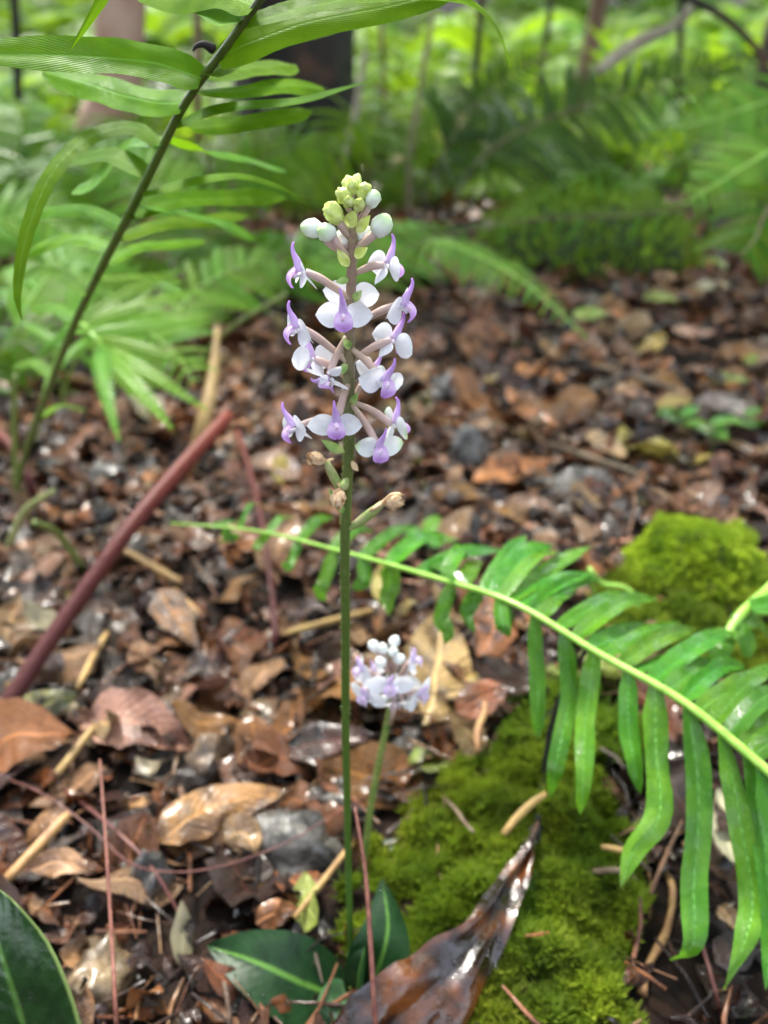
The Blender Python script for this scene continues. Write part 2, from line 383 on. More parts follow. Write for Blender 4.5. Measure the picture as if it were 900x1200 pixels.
# ------------------------------------------------------------------ moss
def in_poly(x, y, poly):
    c = False; j = len(poly) - 1
    for i in range(len(poly)):
        xi, yi = poly[i]; xj, yj = poly[j]
        if (yi > y) != (yj > y) and x < (xj - xi) * (y - yi) / (yj - yi) + xi: c = not c
        j = i
    return c

def moss_patch(pix, label, n, size, hole=0.0, seed=0, tint=(1, 1, 1)):
    poly = [(G(x, y).x, G(x, y).y) for x, y in pix]
    MOSS_POLYS.append(poly)
    x0, x1 = min(p[0] for p in poly), max(p[0] for p in poly); y0, y1 = min(p[1] for p in poly), max(p[1] for p in poly)
    rd = random.Random(seed); mb = MB(); k = 0; tries = 0
    while k < n and tries < n * 8:
        tries += 1
        x = rd.uniform(x0, x1); y = rd.uniform(y0, y1)
        jx, jy = x + 0.012 * noise.noise(Vector((x * 90, y * 90, 1))), y + 0.012 * noise.noise(Vector((x * 90, y * 90, 5)))
        if not in_poly(jx, jy, poly): continue
        d = noise.noise(Vector((x * 60, y * 60, seed))) + 0.6 * noise.noise(Vector((x * 160, y * 160, seed)))
        if d < hole - 0.9: continue
        k += 1
        lump = 0.0085 * max(-0.5, d) + 0.004
        z = gz(x, y) + lump - 0.002
        c = 0.75 + 0.5 * noise.noise(Vector((x * 40, y * 40, 9))) + rd.uniform(-0.2, 0.3)
        yel = 0.5 + 0.5 * noise.noise(Vector((x * 25, y * 25, 3)))
        colr = (tint[0] * c * (0.8 + 0.6 * yel), tint[1] * c, tint[2] * c)
        p = Vector((x, y, z)); ax = Vector((rd.gauss(0, 0.45), rd.gauss(0, 0.45), 1)).normalized()
        h = size * rd.uniform(0.6, 1.5)
        for q in range(3):      # a tuft: stem tip with leaflets splayed round it
            a = rd.uniform(0, 6.283); s = Vector((math.cos(a), math.sin(a), 0.25))
            t = ax.cross(s).normalized() * h * 0.22
            o = p + ax * h * 0.5
            tip = p + ax * h * (0.9 + 0.3 * q) + s * h * 0.55
            mb.add([p - t * 0.5, o - t, tip, o + t], [(0, 1, 2, 3)], None, colr)
    return tag(mb.build('moss', M['moss'], smooth=False), label, 'moss', kind='stuff')
MOSS_POLYS = []
MOSS_BANK = [(398, 1110), (430, 1040), (480, 960), (540, 905), (610, 868), (680, 872), (715, 940), (745, 1010), (745, 1090), (725, 1150), (745, 1230), (560, 1240), (500, 1215), (440, 1150)]
MOSS_MOUND = [(700, 690), (745, 655), (800, 640), (870, 650), (905, 690), (960, 720), (960, 800), (900, 810), (820, 800), (760, 780), (700, 740)]
moss_patch(MOSS_BANK, 'wide dark green moss bank under the wet curled brown leaf', 26000, 0.0030, 0.42, 3, (0.95, 0.88, 0.7))
moss_patch(MOSS_MOUND, 'olive moss sheet at the foot of the bright moss cushion', 9000, 0.0036, 0.45, 5, (0.95, 0.85, 0.8))
moss_patch([(590, 880), (600, 830), (660, 800), (740, 840), (760, 900), (690, 900)], 'thin moss strip beneath the hanging fern leaflets', 2500, 0.004, 0.55, 8, (0.6, 0.65, 0.6))

def moss_cushion():
    c = G(812, 672); c.z = gz(c.x, c.y)
    mb = MB(); rd = random.Random(4)
    rx, ry, rz = 0.036, 0.034, 0.027
    bed = MB(); bed.blob(c, XA * rx * 0.96, YA * ry * 0.96, ZA * rz * 0.92, 20, 12, 0.22, 2.0)
    for k in range(12000):
        th = rd.uniform(0, 6.283); cz = rd.uniform(-0.05, 1); sz = math.sqrt(1 - cz * cz)
        d = Vector((sz * math.cos(th), sz * math.sin(th), cz))
        l = 1 + 0.22 * (noise.noise(d * 1.6 + Vector((2, 4, 0))) + 0.5 * noise.noise(d * 4 + Vector((2, 0, 2)))) + 0.12 * noise.noise(d * 9)
        p = c + Vector((d.x * rx, d.y * ry, d.z * rz)) * l
        ax = (d + Vector((rd.gauss(0, .4), rd.gauss(0, .4), rd.gauss(0, .3)))).normalized()
        h = 0.0032 * rd.uniform(.6, 1.4); t = ax.cross(Vector((rd.gauss(0, 1), rd.gauss(0, 1), rd.gauss(0, 1)))).normalized() * h * 0.24
        cc = 1.35 + 0.5 * noise.noise(d * 5) + rd.uniform(-.2, .3)
        mb.add([p - t * .4, p + ax * h * .5 - t, p + ax * h, p + ax * h * .5 + t], [(0, 1, 2, 3)], None, (cc * 1.15, cc, cc * .8))
    root = thing('moss_cushion', 'bright yellow green rounded moss cushion with a grey twig across it', 'moss', c)
    bed.build('cushion', M['moss_bed'], root)
    tag(mb.build('moss_leaves', M['moss'], root, smooth=False), kind='stuff')
moss_cushion()

# ------------------------------------------------------------------ the orchid
def petal(base, d, n, L_, W_, prof='wing', cup=0.25, bend=0.0, rows=9, cols=6):
    d = d.normalized(); n = (n - d * n.dot(d)).normalized()
    mb = MB()
    mb.leaf([base + d * (L_ * i / (rows - 1)) + n * (bend * L_ * (i / (rows - 1)) ** 2) for i in range(rows)], W_, n, prof, cols, cup=cup)
    return mb

def flower(root, o, F, U, attach, s=1.0, green=False, rd=None, lipscale=1.0, spurm='spur', lipm='lip', sl=1.0):
    """o: where the parts join; F: the way it faces; U: the way the spur rises"""
    F = F.normalized(); U = (U - F * U.dot(F)).normalized(); Rt = F.cross(U)
    s = s * 1.04; mm = s * 0.001
    mid = (attach * 0.45 + o * 0.55) + ZA * 0.0006 * s
    ov = MB(); pts = spline([attach, mid, o - F * 0.4 * mm], 9)
    ov.tube(pts, [0.62 * mm, 0.85 * mm, 1.0 * mm, 0.75 * mm], 8)
    fl = ov.build('flower', M['ovary'], root)
    sp = M['sepal_green'] if green else M['sepal']
    for sg in (-1, 1):
        d = Rt * sg * 1.0 + U * rd.uniform(-0.22, 0.18) - F * rd.uniform(0.0, 0.35)
        petal(o + Rt * sg * 0.4 * mm + F * 0.5 * mm, d, F - Rt * sg * 0.1, 6.3 * mm * rd.uniform(.9, 1.08), 5.6 * mm * rd.uniform(.88, 1.08), 'wing', 0.30, 0.14).build('lateral_sepal', sp, fl)
        petal(o + Rt * sg * 0.7 * mm + F * 0.1 * mm - U * 0.4 * mm, Rt * sg * .5 - U * .25 + F * 1.0, U - Rt * sg * .6, 2.9 * mm, 1.9 * mm, 'lance', -0.3, 0.2).build('petal', M['sepal'], fl)
    petal(o - F * 0.2 * mm - U * 0.4 * mm, -U * 0.75 - F * 0.8, F - U * .3, 4.6 * mm, 3.2 * mm, 'ovate', 0.25, 0.1).build('dorsal_sepal', sp, fl)
    ls = mm * lipscale * 0.9
    lp = MB()      # pouch shaped lip with two side lobes
    base = o + F * 0.7 * mm + U * 0.9 * mm
    rows, cols = 9, 8
    for i in range(rows):
        u = i / (rows - 1)
        cen = base + (-U * 5.2 * u + F * (2.1 * math.sin(u * 2.5) + 0.3)) * ls
        wd = (1.2 + 1.25 * math.sin(math.pi * min(1, u * 1.05)) ** 0.8) * (1.0 if u < 0.75 else 1 - 0.75 * ((u - .75) / .25) ** 2)
        for j in range(cols + 1):
            q = j / cols * 2 - 1
            h = 1.15 * q * q * (1 - 0.55 * u) - 0.25 * math.cos(q * 9) * 0.3 * u
            lp.v.append(cen + Rt * (q * wd * ls) + F * (h * ls)); lp.uv.append((u, j / cols))
    for i in range(rows - 1):
        for j in range(cols):
            a = i * (cols + 1) + j; lp.f.append((a, a + 1, a + cols + 2, a + cols + 1))
    lp.build('lip', M[lipm], fl)
    cm = MB(); cm.blob(base - U * 1.5 * mm + F * 1.4 * mm, Rt * 0.85 * mm, U * 1.1 * mm, F * 0.8 * mm, 8, 6, 0.2, s)
    cm.build('column', M['column'], fl)
    sb = MB()
    q = rd.uniform(-0.5, 0.5)
    sb.tube(spline([base - U * .9 * mm + F * .2 * mm, base + U * 1.2 * mm * sl + F * 0.9 * mm, base + U * 2.8 * mm * sl + F * 1.7 * mm + Rt * q * .5 * mm, base + U * 4.2 * mm * sl + F * 2.0 * mm + Rt * q * mm, base + U * 5.3 * mm * sl + F * 1.7 * mm + Rt * q * 1.5 * mm], 12),
            [1.1 * mm, 0.95 * mm, 0.68 * mm, 0.48 * mm, 0.36 * mm, 0.2 * mm], 9)
    sb.build('spur', M[spurm], fl)
    return fl

def bud(root, o, d, s, attach, m='bud', lump=0.08, seed=0.0):
    d = d.normalized(); sd = d.cross(ZA).normalized() if abs(d.z) < .95 else XA; n = sd.cross(d)
    mb = MB(); mm = s * 0.001
    # uv runs from base (0) to tip (1)
    mb.blob(o, sd * 1.75 * mm, n * 1.75 * mm, -d * 2.1 * mm, 15, 10, lump, seed, lambda q: 1 + .10 * abs(math.sin(1.5 * math.atan2(q.y, q.x) + seed)) * (1 - q.z * q.z) + .10 * max(0, -q.z - .6) - .06)
    b = mb.build('bud', M[m], root)
    if attach is not None:
        t = MB(); t.tube(spline([attach, (attach + o) * .5 - ZA * .0004, o - d * 1.4 * mm], 6), [0.5 * mm, 0.8 * mm, 0.75 * mm], 7)
        t.build('pedicel', M['ovary'], b)
    return b

def crumpled(root, o, d, s, attach, seed):
    """a withered flower on its swelling capsule"""
    cap = MB(); mm = 0.001 * s
    cap.tube(spline([attach, attach.lerp(o, .5) - ZA * .0005, o], 8), [0.5 * mm, 1.0 * mm, 1.15 * mm, 0.7 * mm], 8)
    c = cap.build('seed_capsule', M['capsule'], root)
    d = d.normalized(); sd = d.cross(ZA).normalized(); n = sd.cross(d); w = MB()
    rd = random.Random(seed)
    for k in range(5):
        a = k * 1.257 + rd.uniform(-.3, .3); s_ = sd * math.cos(a) + n * math.sin(a)
        pts = [o + d * (4.6 * mm * u) + s_ * (mm * 1.7 * math.sin(2.6 * u)) + Vector((rd.gauss(0, .15), rd.gauss(0, .15), rd.gauss(0, .15))) * mm for u in (0, .2, .4, .6, .8, 1)]
        w.leaf(pts, 2.8 * mm, s_, 'wing', 4, cup=-0.5, wave=0.25, seed=seed + k)
    w.build('withered_flower', M['withered'], c)
    t = MB(); t.tube([o, o - d * 1.2 * mm + sd * 1.4 * mm, o - d * 2.0 * mm + sd * 2.4 * mm], [0.45 * mm, 0.4 * mm, 0.3 * mm], 6); t.build('dried_spur', M['withered'], c)

SY = 0.2085      # the stem stands upright this far ahead of the camera
def S(x, y, dy=0.0):
    """point at pixel (x, y) in the upright plane SY + dy"""
    d = ray(x, y); return CP + d * ((SY + dy) / d.y)

def orchid():
    base = S(412, 1140); base.z = gz(base.x, base.y)
    root = thing('orchid', 'tall orchid with white and purple flowers up a slender green stem', 'orchid', base)
    sx = [(412, 1140), (409, 1050), (407, 950), (405, 850), (405, 740), (404, 650), (406, 590), (409, 500), (409, 420), (411, 350), (413, 280), (413, 232)]
    pts = [base - ZA * 0.004] + [S(x, y) for x, y in sx[1:]]
    st = MB(); sp = spline(pts, 60)
    rads = [1.15, 1.15, 1.2, 1.25, 1.3, 1.35, 1.4, 1.45, 1.45, 1.25, 1.0, 0.75]
    st.tube(sp, [r * 0.001 for r in rads], 12)
    # short glandular hairs on the upper stem
    rd = random.Random(12)
    hair = MB()
    for k in range(900):
        u = rd.uniform(0.25, 0.97); i = int(u * 59); p = sp[i].lerp(sp[min(59, i + 1)], u * 59 - i); a = rd.uniform(0, 6.283)
        d = Vector((math.cos(a), math.sin(a), rd.uniform(-.2, .2))); r = lerps(rads, u) * 0.001
        h = rd.uniform(.00035, .0007)
        e = p + d * r * .95; t = Vector((-d.y, d.x, 0)) * 0.00008
        hair.add([e - t, e + t, e + d * h + t, e + d * h - t], [(0, 1, 2, 3)])
    stem = st.build('flower_stem', M['stem'], root)
    tag(hair.build('stem_hairs', M['stem_pale'], stem), kind='stuff')
    T = -YA      # towards the viewer of the photograph
    def F_(x, y, dy, f, u, ax, ay, s=1.0, green=False, ls=1.0):
        flower(root, S(x, y, dy), Vector(f), Vector(u), S(ax, ay, -0.0006 if dy < 0 else 0.0006), s, green, rd, ls)
    # x right, y away, z up.  (where, out of the stem plane, faces, spur, joins the stem at)
    F_(402, 366, -0.0050, (0.05, -1, -0.05), (0, 0, 1), 412, 384)                      # the open one in front
    F_(356, 318, -0.0010, (-1, -0.25, 0.10), (-0.25, 0, 1), 410, 350)
    F_(352, 384, -0.0015, (-1, -0.35, 0.05), (-0.2, 0, 1), 408, 425)
    F_(452, 310, 0.0010, (0.80, 0.55, 0.05), (0.0, 0, 1), 413, 322, 1.0, False)
    F_(468, 357, -0.0008, (1, -0.35, -0.05), (0.1, 0, 1), 412, 384)
    F_(459, 398, 0.0005, (0.75, 0.65, -0.05), (0.25, 0, 1), 411, 424)
    F_(412, 348, 0.0058, (0.15, 1, 0), (0, 0, 1), 411, 372)                            # behind the stem
    F_(368, 420, 0.0020, (-0.7, 0.7, -0.05), (0.1, 0, 1), 409, 445)
    F_(385, 440, -0.0025, (-0.35, -0.3, -0.8), (-0.6, 0.5, -0.5), 406, 394, 0.95)      # nodding
    F_(448, 444, -0.0035, (0.55, -0.85, -0.15), (0.35, 0, 1), 411, 408)
    F_(348, 499, -0.0020, (-0.9, -0.5, 0.0), (-0.7, 0, 0.8), 407, 489, 1.0)
    F_(395, 493, -0.0050, (-0.05, -1, -0.05), (-0.05, 0, 1), 409, 448)
    F_(460, 497, 0.0015, (0.75, 0.35, 0.15), (-0.1, 0, 1), 411, 470, 1.0, True)
    F_(443, 522, -0.0040, (0.3, -1, -0.10), (0.15, 0, 1), 411, 472, 0.95, True)
    F_(434, 436, 0.0035, (0.7, 0.75, -0.2), (0.3, 0, 1), 411, 474, 0.85)
    # buds under the tip
    for x, y, dy, d, s, a, m in [
        (366, 268, -0.001, (-1, 0, .25), 1.25, (409, 300), 'bud'), (383, 272, -0.002, (-.5, -.5, .3), 1.2, (411, 302), 'bud'),
        (447, 264, -0.001, (.5, -.2, .8), 1.35, (414, 294), 'bud'), (426, 275, 0.002, (.5, .5, .5), 1.2, (414, 302), 'bud'),
        (403, 279, 0.002, (-.5, .6, .4), 1.15, (411, 305), 'bud'), (437, 233, -0.001, (.5, -.2, .9), 1.0, (414, 268), 'bud'),
        (391, 250, -0.001, (-.6, -.2, .8), 1.25, (411, 280), 'bud_young'), (420, 240, -0.002, (.1, -.7, .5), 0.85, (413, 258), 'bud_young'),
        (403, 229, -0.001, (-.5, -.3, .9), 0.95, (412, 252), 'bud_young'), (426, 224, -0.0005, (.4, -.3, .9), 0.95, (413, 246), 'bud_young'),
        (413, 218, -0.0005, (0, -.2, 1), 0.9, (413, 238), 'bud_young'), (409, 236, -0.0018, (-.2, -.8, .5), 0.75, (413, 252), 'bud_young'),
        (418, 213, 0.0008, (.1, .4, 1), 0.75, (413, 234), 'bud_young'), (408, 215, 0.0008, (-.3, .4, 1), 0.75, (413, 234), 'bud_young')]:
        bud(root, S(x, y, dy), Vector(d), s, S(*a), m, 0.16 if m == 'bud' else 0.34, x * .1)
    # bracts
    for x, y, x2, y2, w_, m in [(404, 530, 376, 515, 1.6, 'bract'), (409, 327, 393, 330, 1.1, 'bract'), (408, 266, 416, 246, 2.0, 'bud_young'), (418, 272, 434, 252, 1.6, 'bud_young'),
                                (409, 312, 395, 292, 1.6, 'bud_young'), (412, 408, 402, 396, 1.3, 'bract'), (415, 300, 431, 290, 1.6, 'bud_young'), (407, 425, 396, 440, 1.2, 'bract'), (414, 352, 424, 340, 1.3, 'bract'),
                                (404, 602, 385, 572, 1.5, 'bract'), (412, 540, 420, 552, 1.0, 'withered'), (411, 474, 419, 460, 1.2, 'bract')]:
        b = MB(); a, e = S(x, y, -0.001), S(x2, y2, -0.0025)
        b.leaf(spline([a, a.lerp(e, .5) + T * 0.0006, e], 7), w_ * 0.001 * 1.5, T * .8 + ZA * .3, 'lance', 4, cup=0.35)
        b.build('bract', M[m], root)
    # spent flowers
    crumpled(root, S(382, 541, -0.001), Vector((-1, -.2, .35)), 1.15, S(405, 582, -.0005), 3)
    crumpled(root, S(400, 573, -0.003), Vector((-.35, -.6, -.8)), 1.15, S(407, 560, -.001), 8)
    crumpled(root, S(448, 590, -0.001), Vector((1, -.2, .3)), 1.3, S(405, 622, 0), 14)
    # leaves at the foot
    def bl(pts, width, n, name='leaf', m='orchid_leaf', fold=.3, prof='ovate', cup=0.0):
        b = MB(); b.leaf(spline(pts, 16), width, n, prof, 8, fold=fold, cup=cup, wave=.05, seed=width * 100)
        return b.build(name, M[m], root)
    l1 = bl([P(408, 1172, .316), P(350, 1150, .312), P(295, 1125, .312), P(243, 1108, .318)], 0.026, Vector((.1, -.45, 1)), fold=.18)
    l2 = bl([P(424, 1180, .309), P(445, 1130, .305), P(455, 1085, .306), P(448, 1030, .315)], 0.020, Vector((-.35, -1, .5)), fold=.5)
    l3 = bl([P(418, 1178, .309), P(420, 1150, .303), P(424, 1125, .300), P(428, 1108, .300)], 0.009, Vector((-.9, -.8, .4)), fold=.6)
    l4 = bl([P(414, 1165, .311), P(398, 1178, .302), P(388, 1190, .298), P(380, 1206, .300)], 0.015, Vector((.1, -.6, 1)), 'leaf', 'sheath', .3)
    sh = MB(); sh.tube(spline([P(412, 1200, .318), P(413, 1175, .310), P(412, 1140, .309), P(411, 1118, .309)], 10), [0.0034, 0.0032, 0.0022, 0.0013], 10)
    sh.build('sheath', M['sheath'], root)
    return l1, l2, l4
ol = orchid()

def droplets(parent, mesh_obj, n, smin, smax, seed, up=0.2):
    """water beads on the upper faces of a mesh"""
    rd = random.Random(seed); me = mesh_obj.data; mb = MB(); polys = list(me.polygons)
    mw = Matrix()
    for k in range(n):
        p = rd.choice(polys); vs = [me.vertices[i].co for i in p.vertices]
        a, b_ = rd.random(), rd.random()
        c = vs[0].lerp(vs[1], a).lerp(vs[-1].lerp(vs[-2], a), b_)
        nn = p.normal if p.normal.z > 0 else -p.normal
        r = rd.uniform(smin, smax)
        t = nn.orthogonal().normalized(); mb.blob(c + nn * r * .35, t * r, nn.cross(t) * r, nn * r * .75, 8, 5)
    return tag(mb.build('water_droplets', M['drop'], parent), kind='stuff')
for l, n, s in zip(ol, (16, 12, 8), (1, 2, 3)):
    droplets(l.parent, l, n, .0004, .0011, s)

def small_orchid():
    b = G(424, 1030); root = thing('orchid', 'short orchid with a rounded head of pale flowers behind the tall stem', 'orchid', b)
    rd = random.Random(5)
    def Q(x, y, dy=0.0):
        d = ray(x, y); return CP + d * ((b.y + dy) / d.y)
    st = MB(); st.tube(spline([b - ZA * .003, Q(434, 950), Q(447, 880), Q(457, 830), Q(459, 790), Q(458, 765)], 26), [0.0013, 0.0013, 0.0012, 0.001], 9)
    st.build('flower_stem', M['stem_pale'], root)
    C = Q(458, 795)
    for x, y, dy, f, s in [(428, 785, -.002, (-1, -.3, .2), 1.0), (432, 812, -.006, (-.7, -.8, -.1), 1.0), (457, 800, -.010, (0, -1, .1), 1.0), (488, 812, -.004, (.9, -.5, -.1), 1.05),
                           (481, 775, -.001, (.9, -.1, .4), .9), (472, 800, .006, (.5, 1, .2), .9), (440, 790, .007, (-.5, 1, .2), .9), (462, 822, -.004, (.1, -.6, -.8), .8)]:
        flower(root, Q(x, y, dy), Vector(f), Vector((0, 0, 1)) if abs(f[2]) < .6 else Vector((0, -1, .3)), Q(459, 815), s * 1.2, False, rd, .85, 'spur_pale', 'lip_pale', .6)
    for x, y, dy, d, s in [(438, 757, -.001, (-.5, 0, 1), 1.3), (449, 760, -.003, (-.1, -.3, 1), 1.2), (462, 752, 0, (.2, .1, 1), 1.3), (461, 764, -.004, (.1, -.5, .8), 1.1), (446, 776, -.006, (-.2, -.8, .5), 1.35), (468, 772, -.004, (.4, -.7, .5), 1.3),
                           (451, 818, -.006, (-.2, -.6, -.5), .9), (475, 826, -.005, (.4, -.5, -.5), .9)]:
        bud(root, Q(x, y, dy), Vector(d), s * .86, Q(459, 790), 'bud_white', .12, x * .1)
    t = MB(); t.tube([Q(457, 850, 0), Q(460, 838, -.006), Q(463, 826, -.009)], [.0008, .0009, .0008], 7); t.build('pedicel', M['ovary'], root)
    lf = MB(); lf.leaf(spline([b, b + Vector((.012, .006, .008)), b + Vector((.03, .012, .006))], 9), .012, ZA, 'ovate', 4, fold=.2); lf.build('leaf', M['orchid_leaf'], root)
small_orchid()

# ------------------------------------------------------------------ strap leaved ferns in front
def strap(root, pts, width, nrm, m, seed, prof='strap', rows=12, name='leaflet', fold=.12, wave=.07):
    b = MB(); b.leaf(spline(pts, rows), width, nrm, prof, 6, fold=fold, wave=wave, ragged=.12, seed=seed)
    return b.build(name, M[m], root)

def right_fern():
    rp = [(930, 930, .268), (905, 908, .272), (800, 822, .288), (700, 765, .305), (600, 706, .325), (500, 674, .35), (400, 646, .378), (300, 622, .41), (200, 613, .45)]
    base = P(1080, 1090, .30); base.z = gz(base.x, base.y)
    root = thing('fern', 'glossy strap leaved fern frond arching low across the litter behind the orchid', 'fern', base)
    r = MB(); pts = spline([base, P(1000, 995, .27)] + [P(*q) for q in rp], 70)
    r.tube(pts, [.0020, .0018, .0016, .0014, .0012, .0010, .0007, .0005], 9)
    r.build('rachis', M['rachis'], root)
    def rdep(x):      # depth of the rachis at pixel x
        for a, b in zip(rp, rp[1:]):
            if b[0] <= x <= a[0]:
                t = (a[0] - x) / (a[0] - b[0]); return a[2] + (b[2] - a[2]) * t, a[1] + (b[1] - a[1]) * t
        return .27, 920
    down = [  # pixel paths of the leaflets that hang on the near side, width in mm
        ([(893, 0), (915, 990), (930, 1120)], 8.5, -.010), ([(876, 0), (897, 980), (903, 1080), (897, 1160)], 8.5, -.012), ([(846, 0), (872, 955), (880, 1060), (848, 1160)], 8.5, -.015),
        ([(806, 0), (823, 930), (815, 1030), (786, 1126)], 8.6, -.014), ([(768, 0), (777, 880), (765, 950), (728, 1040)], 8.6, -.012), ([(737, 0), (745, 850), (750, 930)], 7.6, -.006),
        ([(697, 0), (690, 850), (680, 955)], 7.8, -.008), ([(661, 0), (662, 820), (645, 935)], 7.6, -.006), ([(625, 0), (628, 780), (630, 866)], 7.6, -.004),
        ([(560, 0), (556, 712), (556, 742)], 6.6, 0), ([(530, 0), (526, 720), (522, 755)], 7.0, 0), ([(455, 0), (456, 690), (455, 722)], 8.0, 0), ([(392, 0), (384, 675), (382, 704)], 7, 0),
        ([(350, 0), (340, 645), (330, 658)], 5.5, 0), ([(315, 0), (305, 635), (300, 645)], 4.5, 0), ([(270, 0), (262, 627), (256, 636)], 4, 0), ([(425, 0), (418, 672), (412, 690)], 7, 0), ([(585, 0), (592, 728), (594, 745)], 6.5, 0)]
    for k, (pp, w_, dd) in enumerate(down):
        d0, y0 = rdep(pp[0][0]); n = len(pp)
        q = [P(pp[0][0], y0, d0)] + [P(x, y, d0 + dd * i / (n - 1)) for i, (x, y) in enumerate(pp) if i > 0]
        rr = random.Random(k + 7); q = [q[0]] + [v + Vector((rr.gauss(0, .0016), rr.gauss(0, .003), 0)) for v in q[1:-1]] + [q[-1]]
        kx = q[-2].lerp(q[-1], .5) + Vector((rr.gauss(0, .0018), rr.gauss(0, .004), 0)); q.insert(len(q) - 1, kx)
        ns = [Vector((rr.uniform(-.7, .7), -1, rr.uniform(0, .6))) for _ in range(4)]
        m = strap(root, q, w_ * .001 * rr.uniform(.82, 1.02), ns, 'pinna', 3.1 + k * 1.7, 'blade', 18, fold=rr.uniform(-.05, .35), wave=.14)
    up = [  # leaflets of the far side: base x, tip pixel, width, how far back the tip lies
        (880, 955, 838, 9, .03), (850, 925, 815, 9, .035), (815, 893, 789, 9.5, .04), (780, 862, 768, 10, .045), (742, 850, 755, 10, .05), (708, 812, 724, 10, .05), (672, 772, 713, 10, .05),
        (632, 690, 694, 9, .04), (606, 682, 682, 9.5, .045), (588, 672, 640, 10, .055), (566, 618, 640, 10, .05), (520, 560, 640, 9, .045), (490, 562, 652, 8, .03), (455, 515, 622, 9, .05), (425, 480, 628, 8, .04), (390, 440, 618, 8, .04),
        (350, 395, 606, 6.5, .035), (315, 350, 604, 5.5, .03), (280, 305, 604, 4.5, .03), (248, 262, 602, 4, .02), (905, 985, 870, 9, .03), (545, 520, 655, 8, .02)]
    up += [(a[0] + b[0]) and ((a[0] + b[0]) / 2, (a[1] + b[1]) / 2 + 8, (a[2] + b[2]) / 2 - 6, (a[3] + b[3]) / 2, (a[4] + b[4]) / 2 + .01) for a, b in zip(up[:12], up[1:12])]
    for k, (bx, tx, ty, w_, dd) in enumerate(up):
        d0, y0 = rdep(bx); a = P(bx, y0, d0); e = P(tx, ty, d0 + dd)
        rr = random.Random(k + 40); e = a + (e - a) * rr.uniform(.82, 1.15) + Vector((rr.gauss(0, .004), 0, rr.gauss(0, .004)))
        strap(root, [a, a.lerp(e, .5) + ZA * rr.uniform(.001, .007), e], w_ * .001 * rr.uniform(.62, .85), Vector((rr.uniform(-.5, .5), -rr.uniform(.2, .7), 1)), 'pinna', 55 + k * 1.3, 'blade', fold=rr.uniform(.05, .5))
    # a second stalk of the same clump by the moss cushion
    b2 = G(985, 640)
    root2 = thing('fern', 'pale green young fern stalk bending down to the moss', 'fern', b2)
    r = MB(); r.tube(spline([b2, P(960, 610, .40), P(935, 655, .375), P(900, 692, .36), P(868, 720, .35), P(850, 748, .345)], 26), [.0026, .0026, .0024, .0018], 8)
    r.build('stalk', M['rachis'], root2)
    for k, (x, y, tx, ty, dd) in enumerate([(852, 745, 835, 790, 0), (860, 730, 900, 742, .02), (856, 738, 880, 770, .0), (852, 746, 800, 770, .02), (880, 712, 940, 725, .02)]):
        a = P(x, y, .346); e = P(tx, ty, .346 + dd); strap(root2, [a, a.lerp(e, .5) + ZA * .004, e], .008, Vector((0, -.6, 1)), 'pinna', 90 + k)
    # curled tendril-like stalk
    b3 = G(700, 712)
    t = MB(); t.tube(spline([b3, P(690, 668, .42), P(705, 684, .42), P(730, 688, .42), P(745, 700, .42), P(748, 714, .42)], 22), [.0012, .0014, .0012, .0008], 7)
    tag(t.build('fern_stalk', M['rachis']), 'thin curved green stalk rising between the upper fern leaflets', 'stalk')
right_fern()

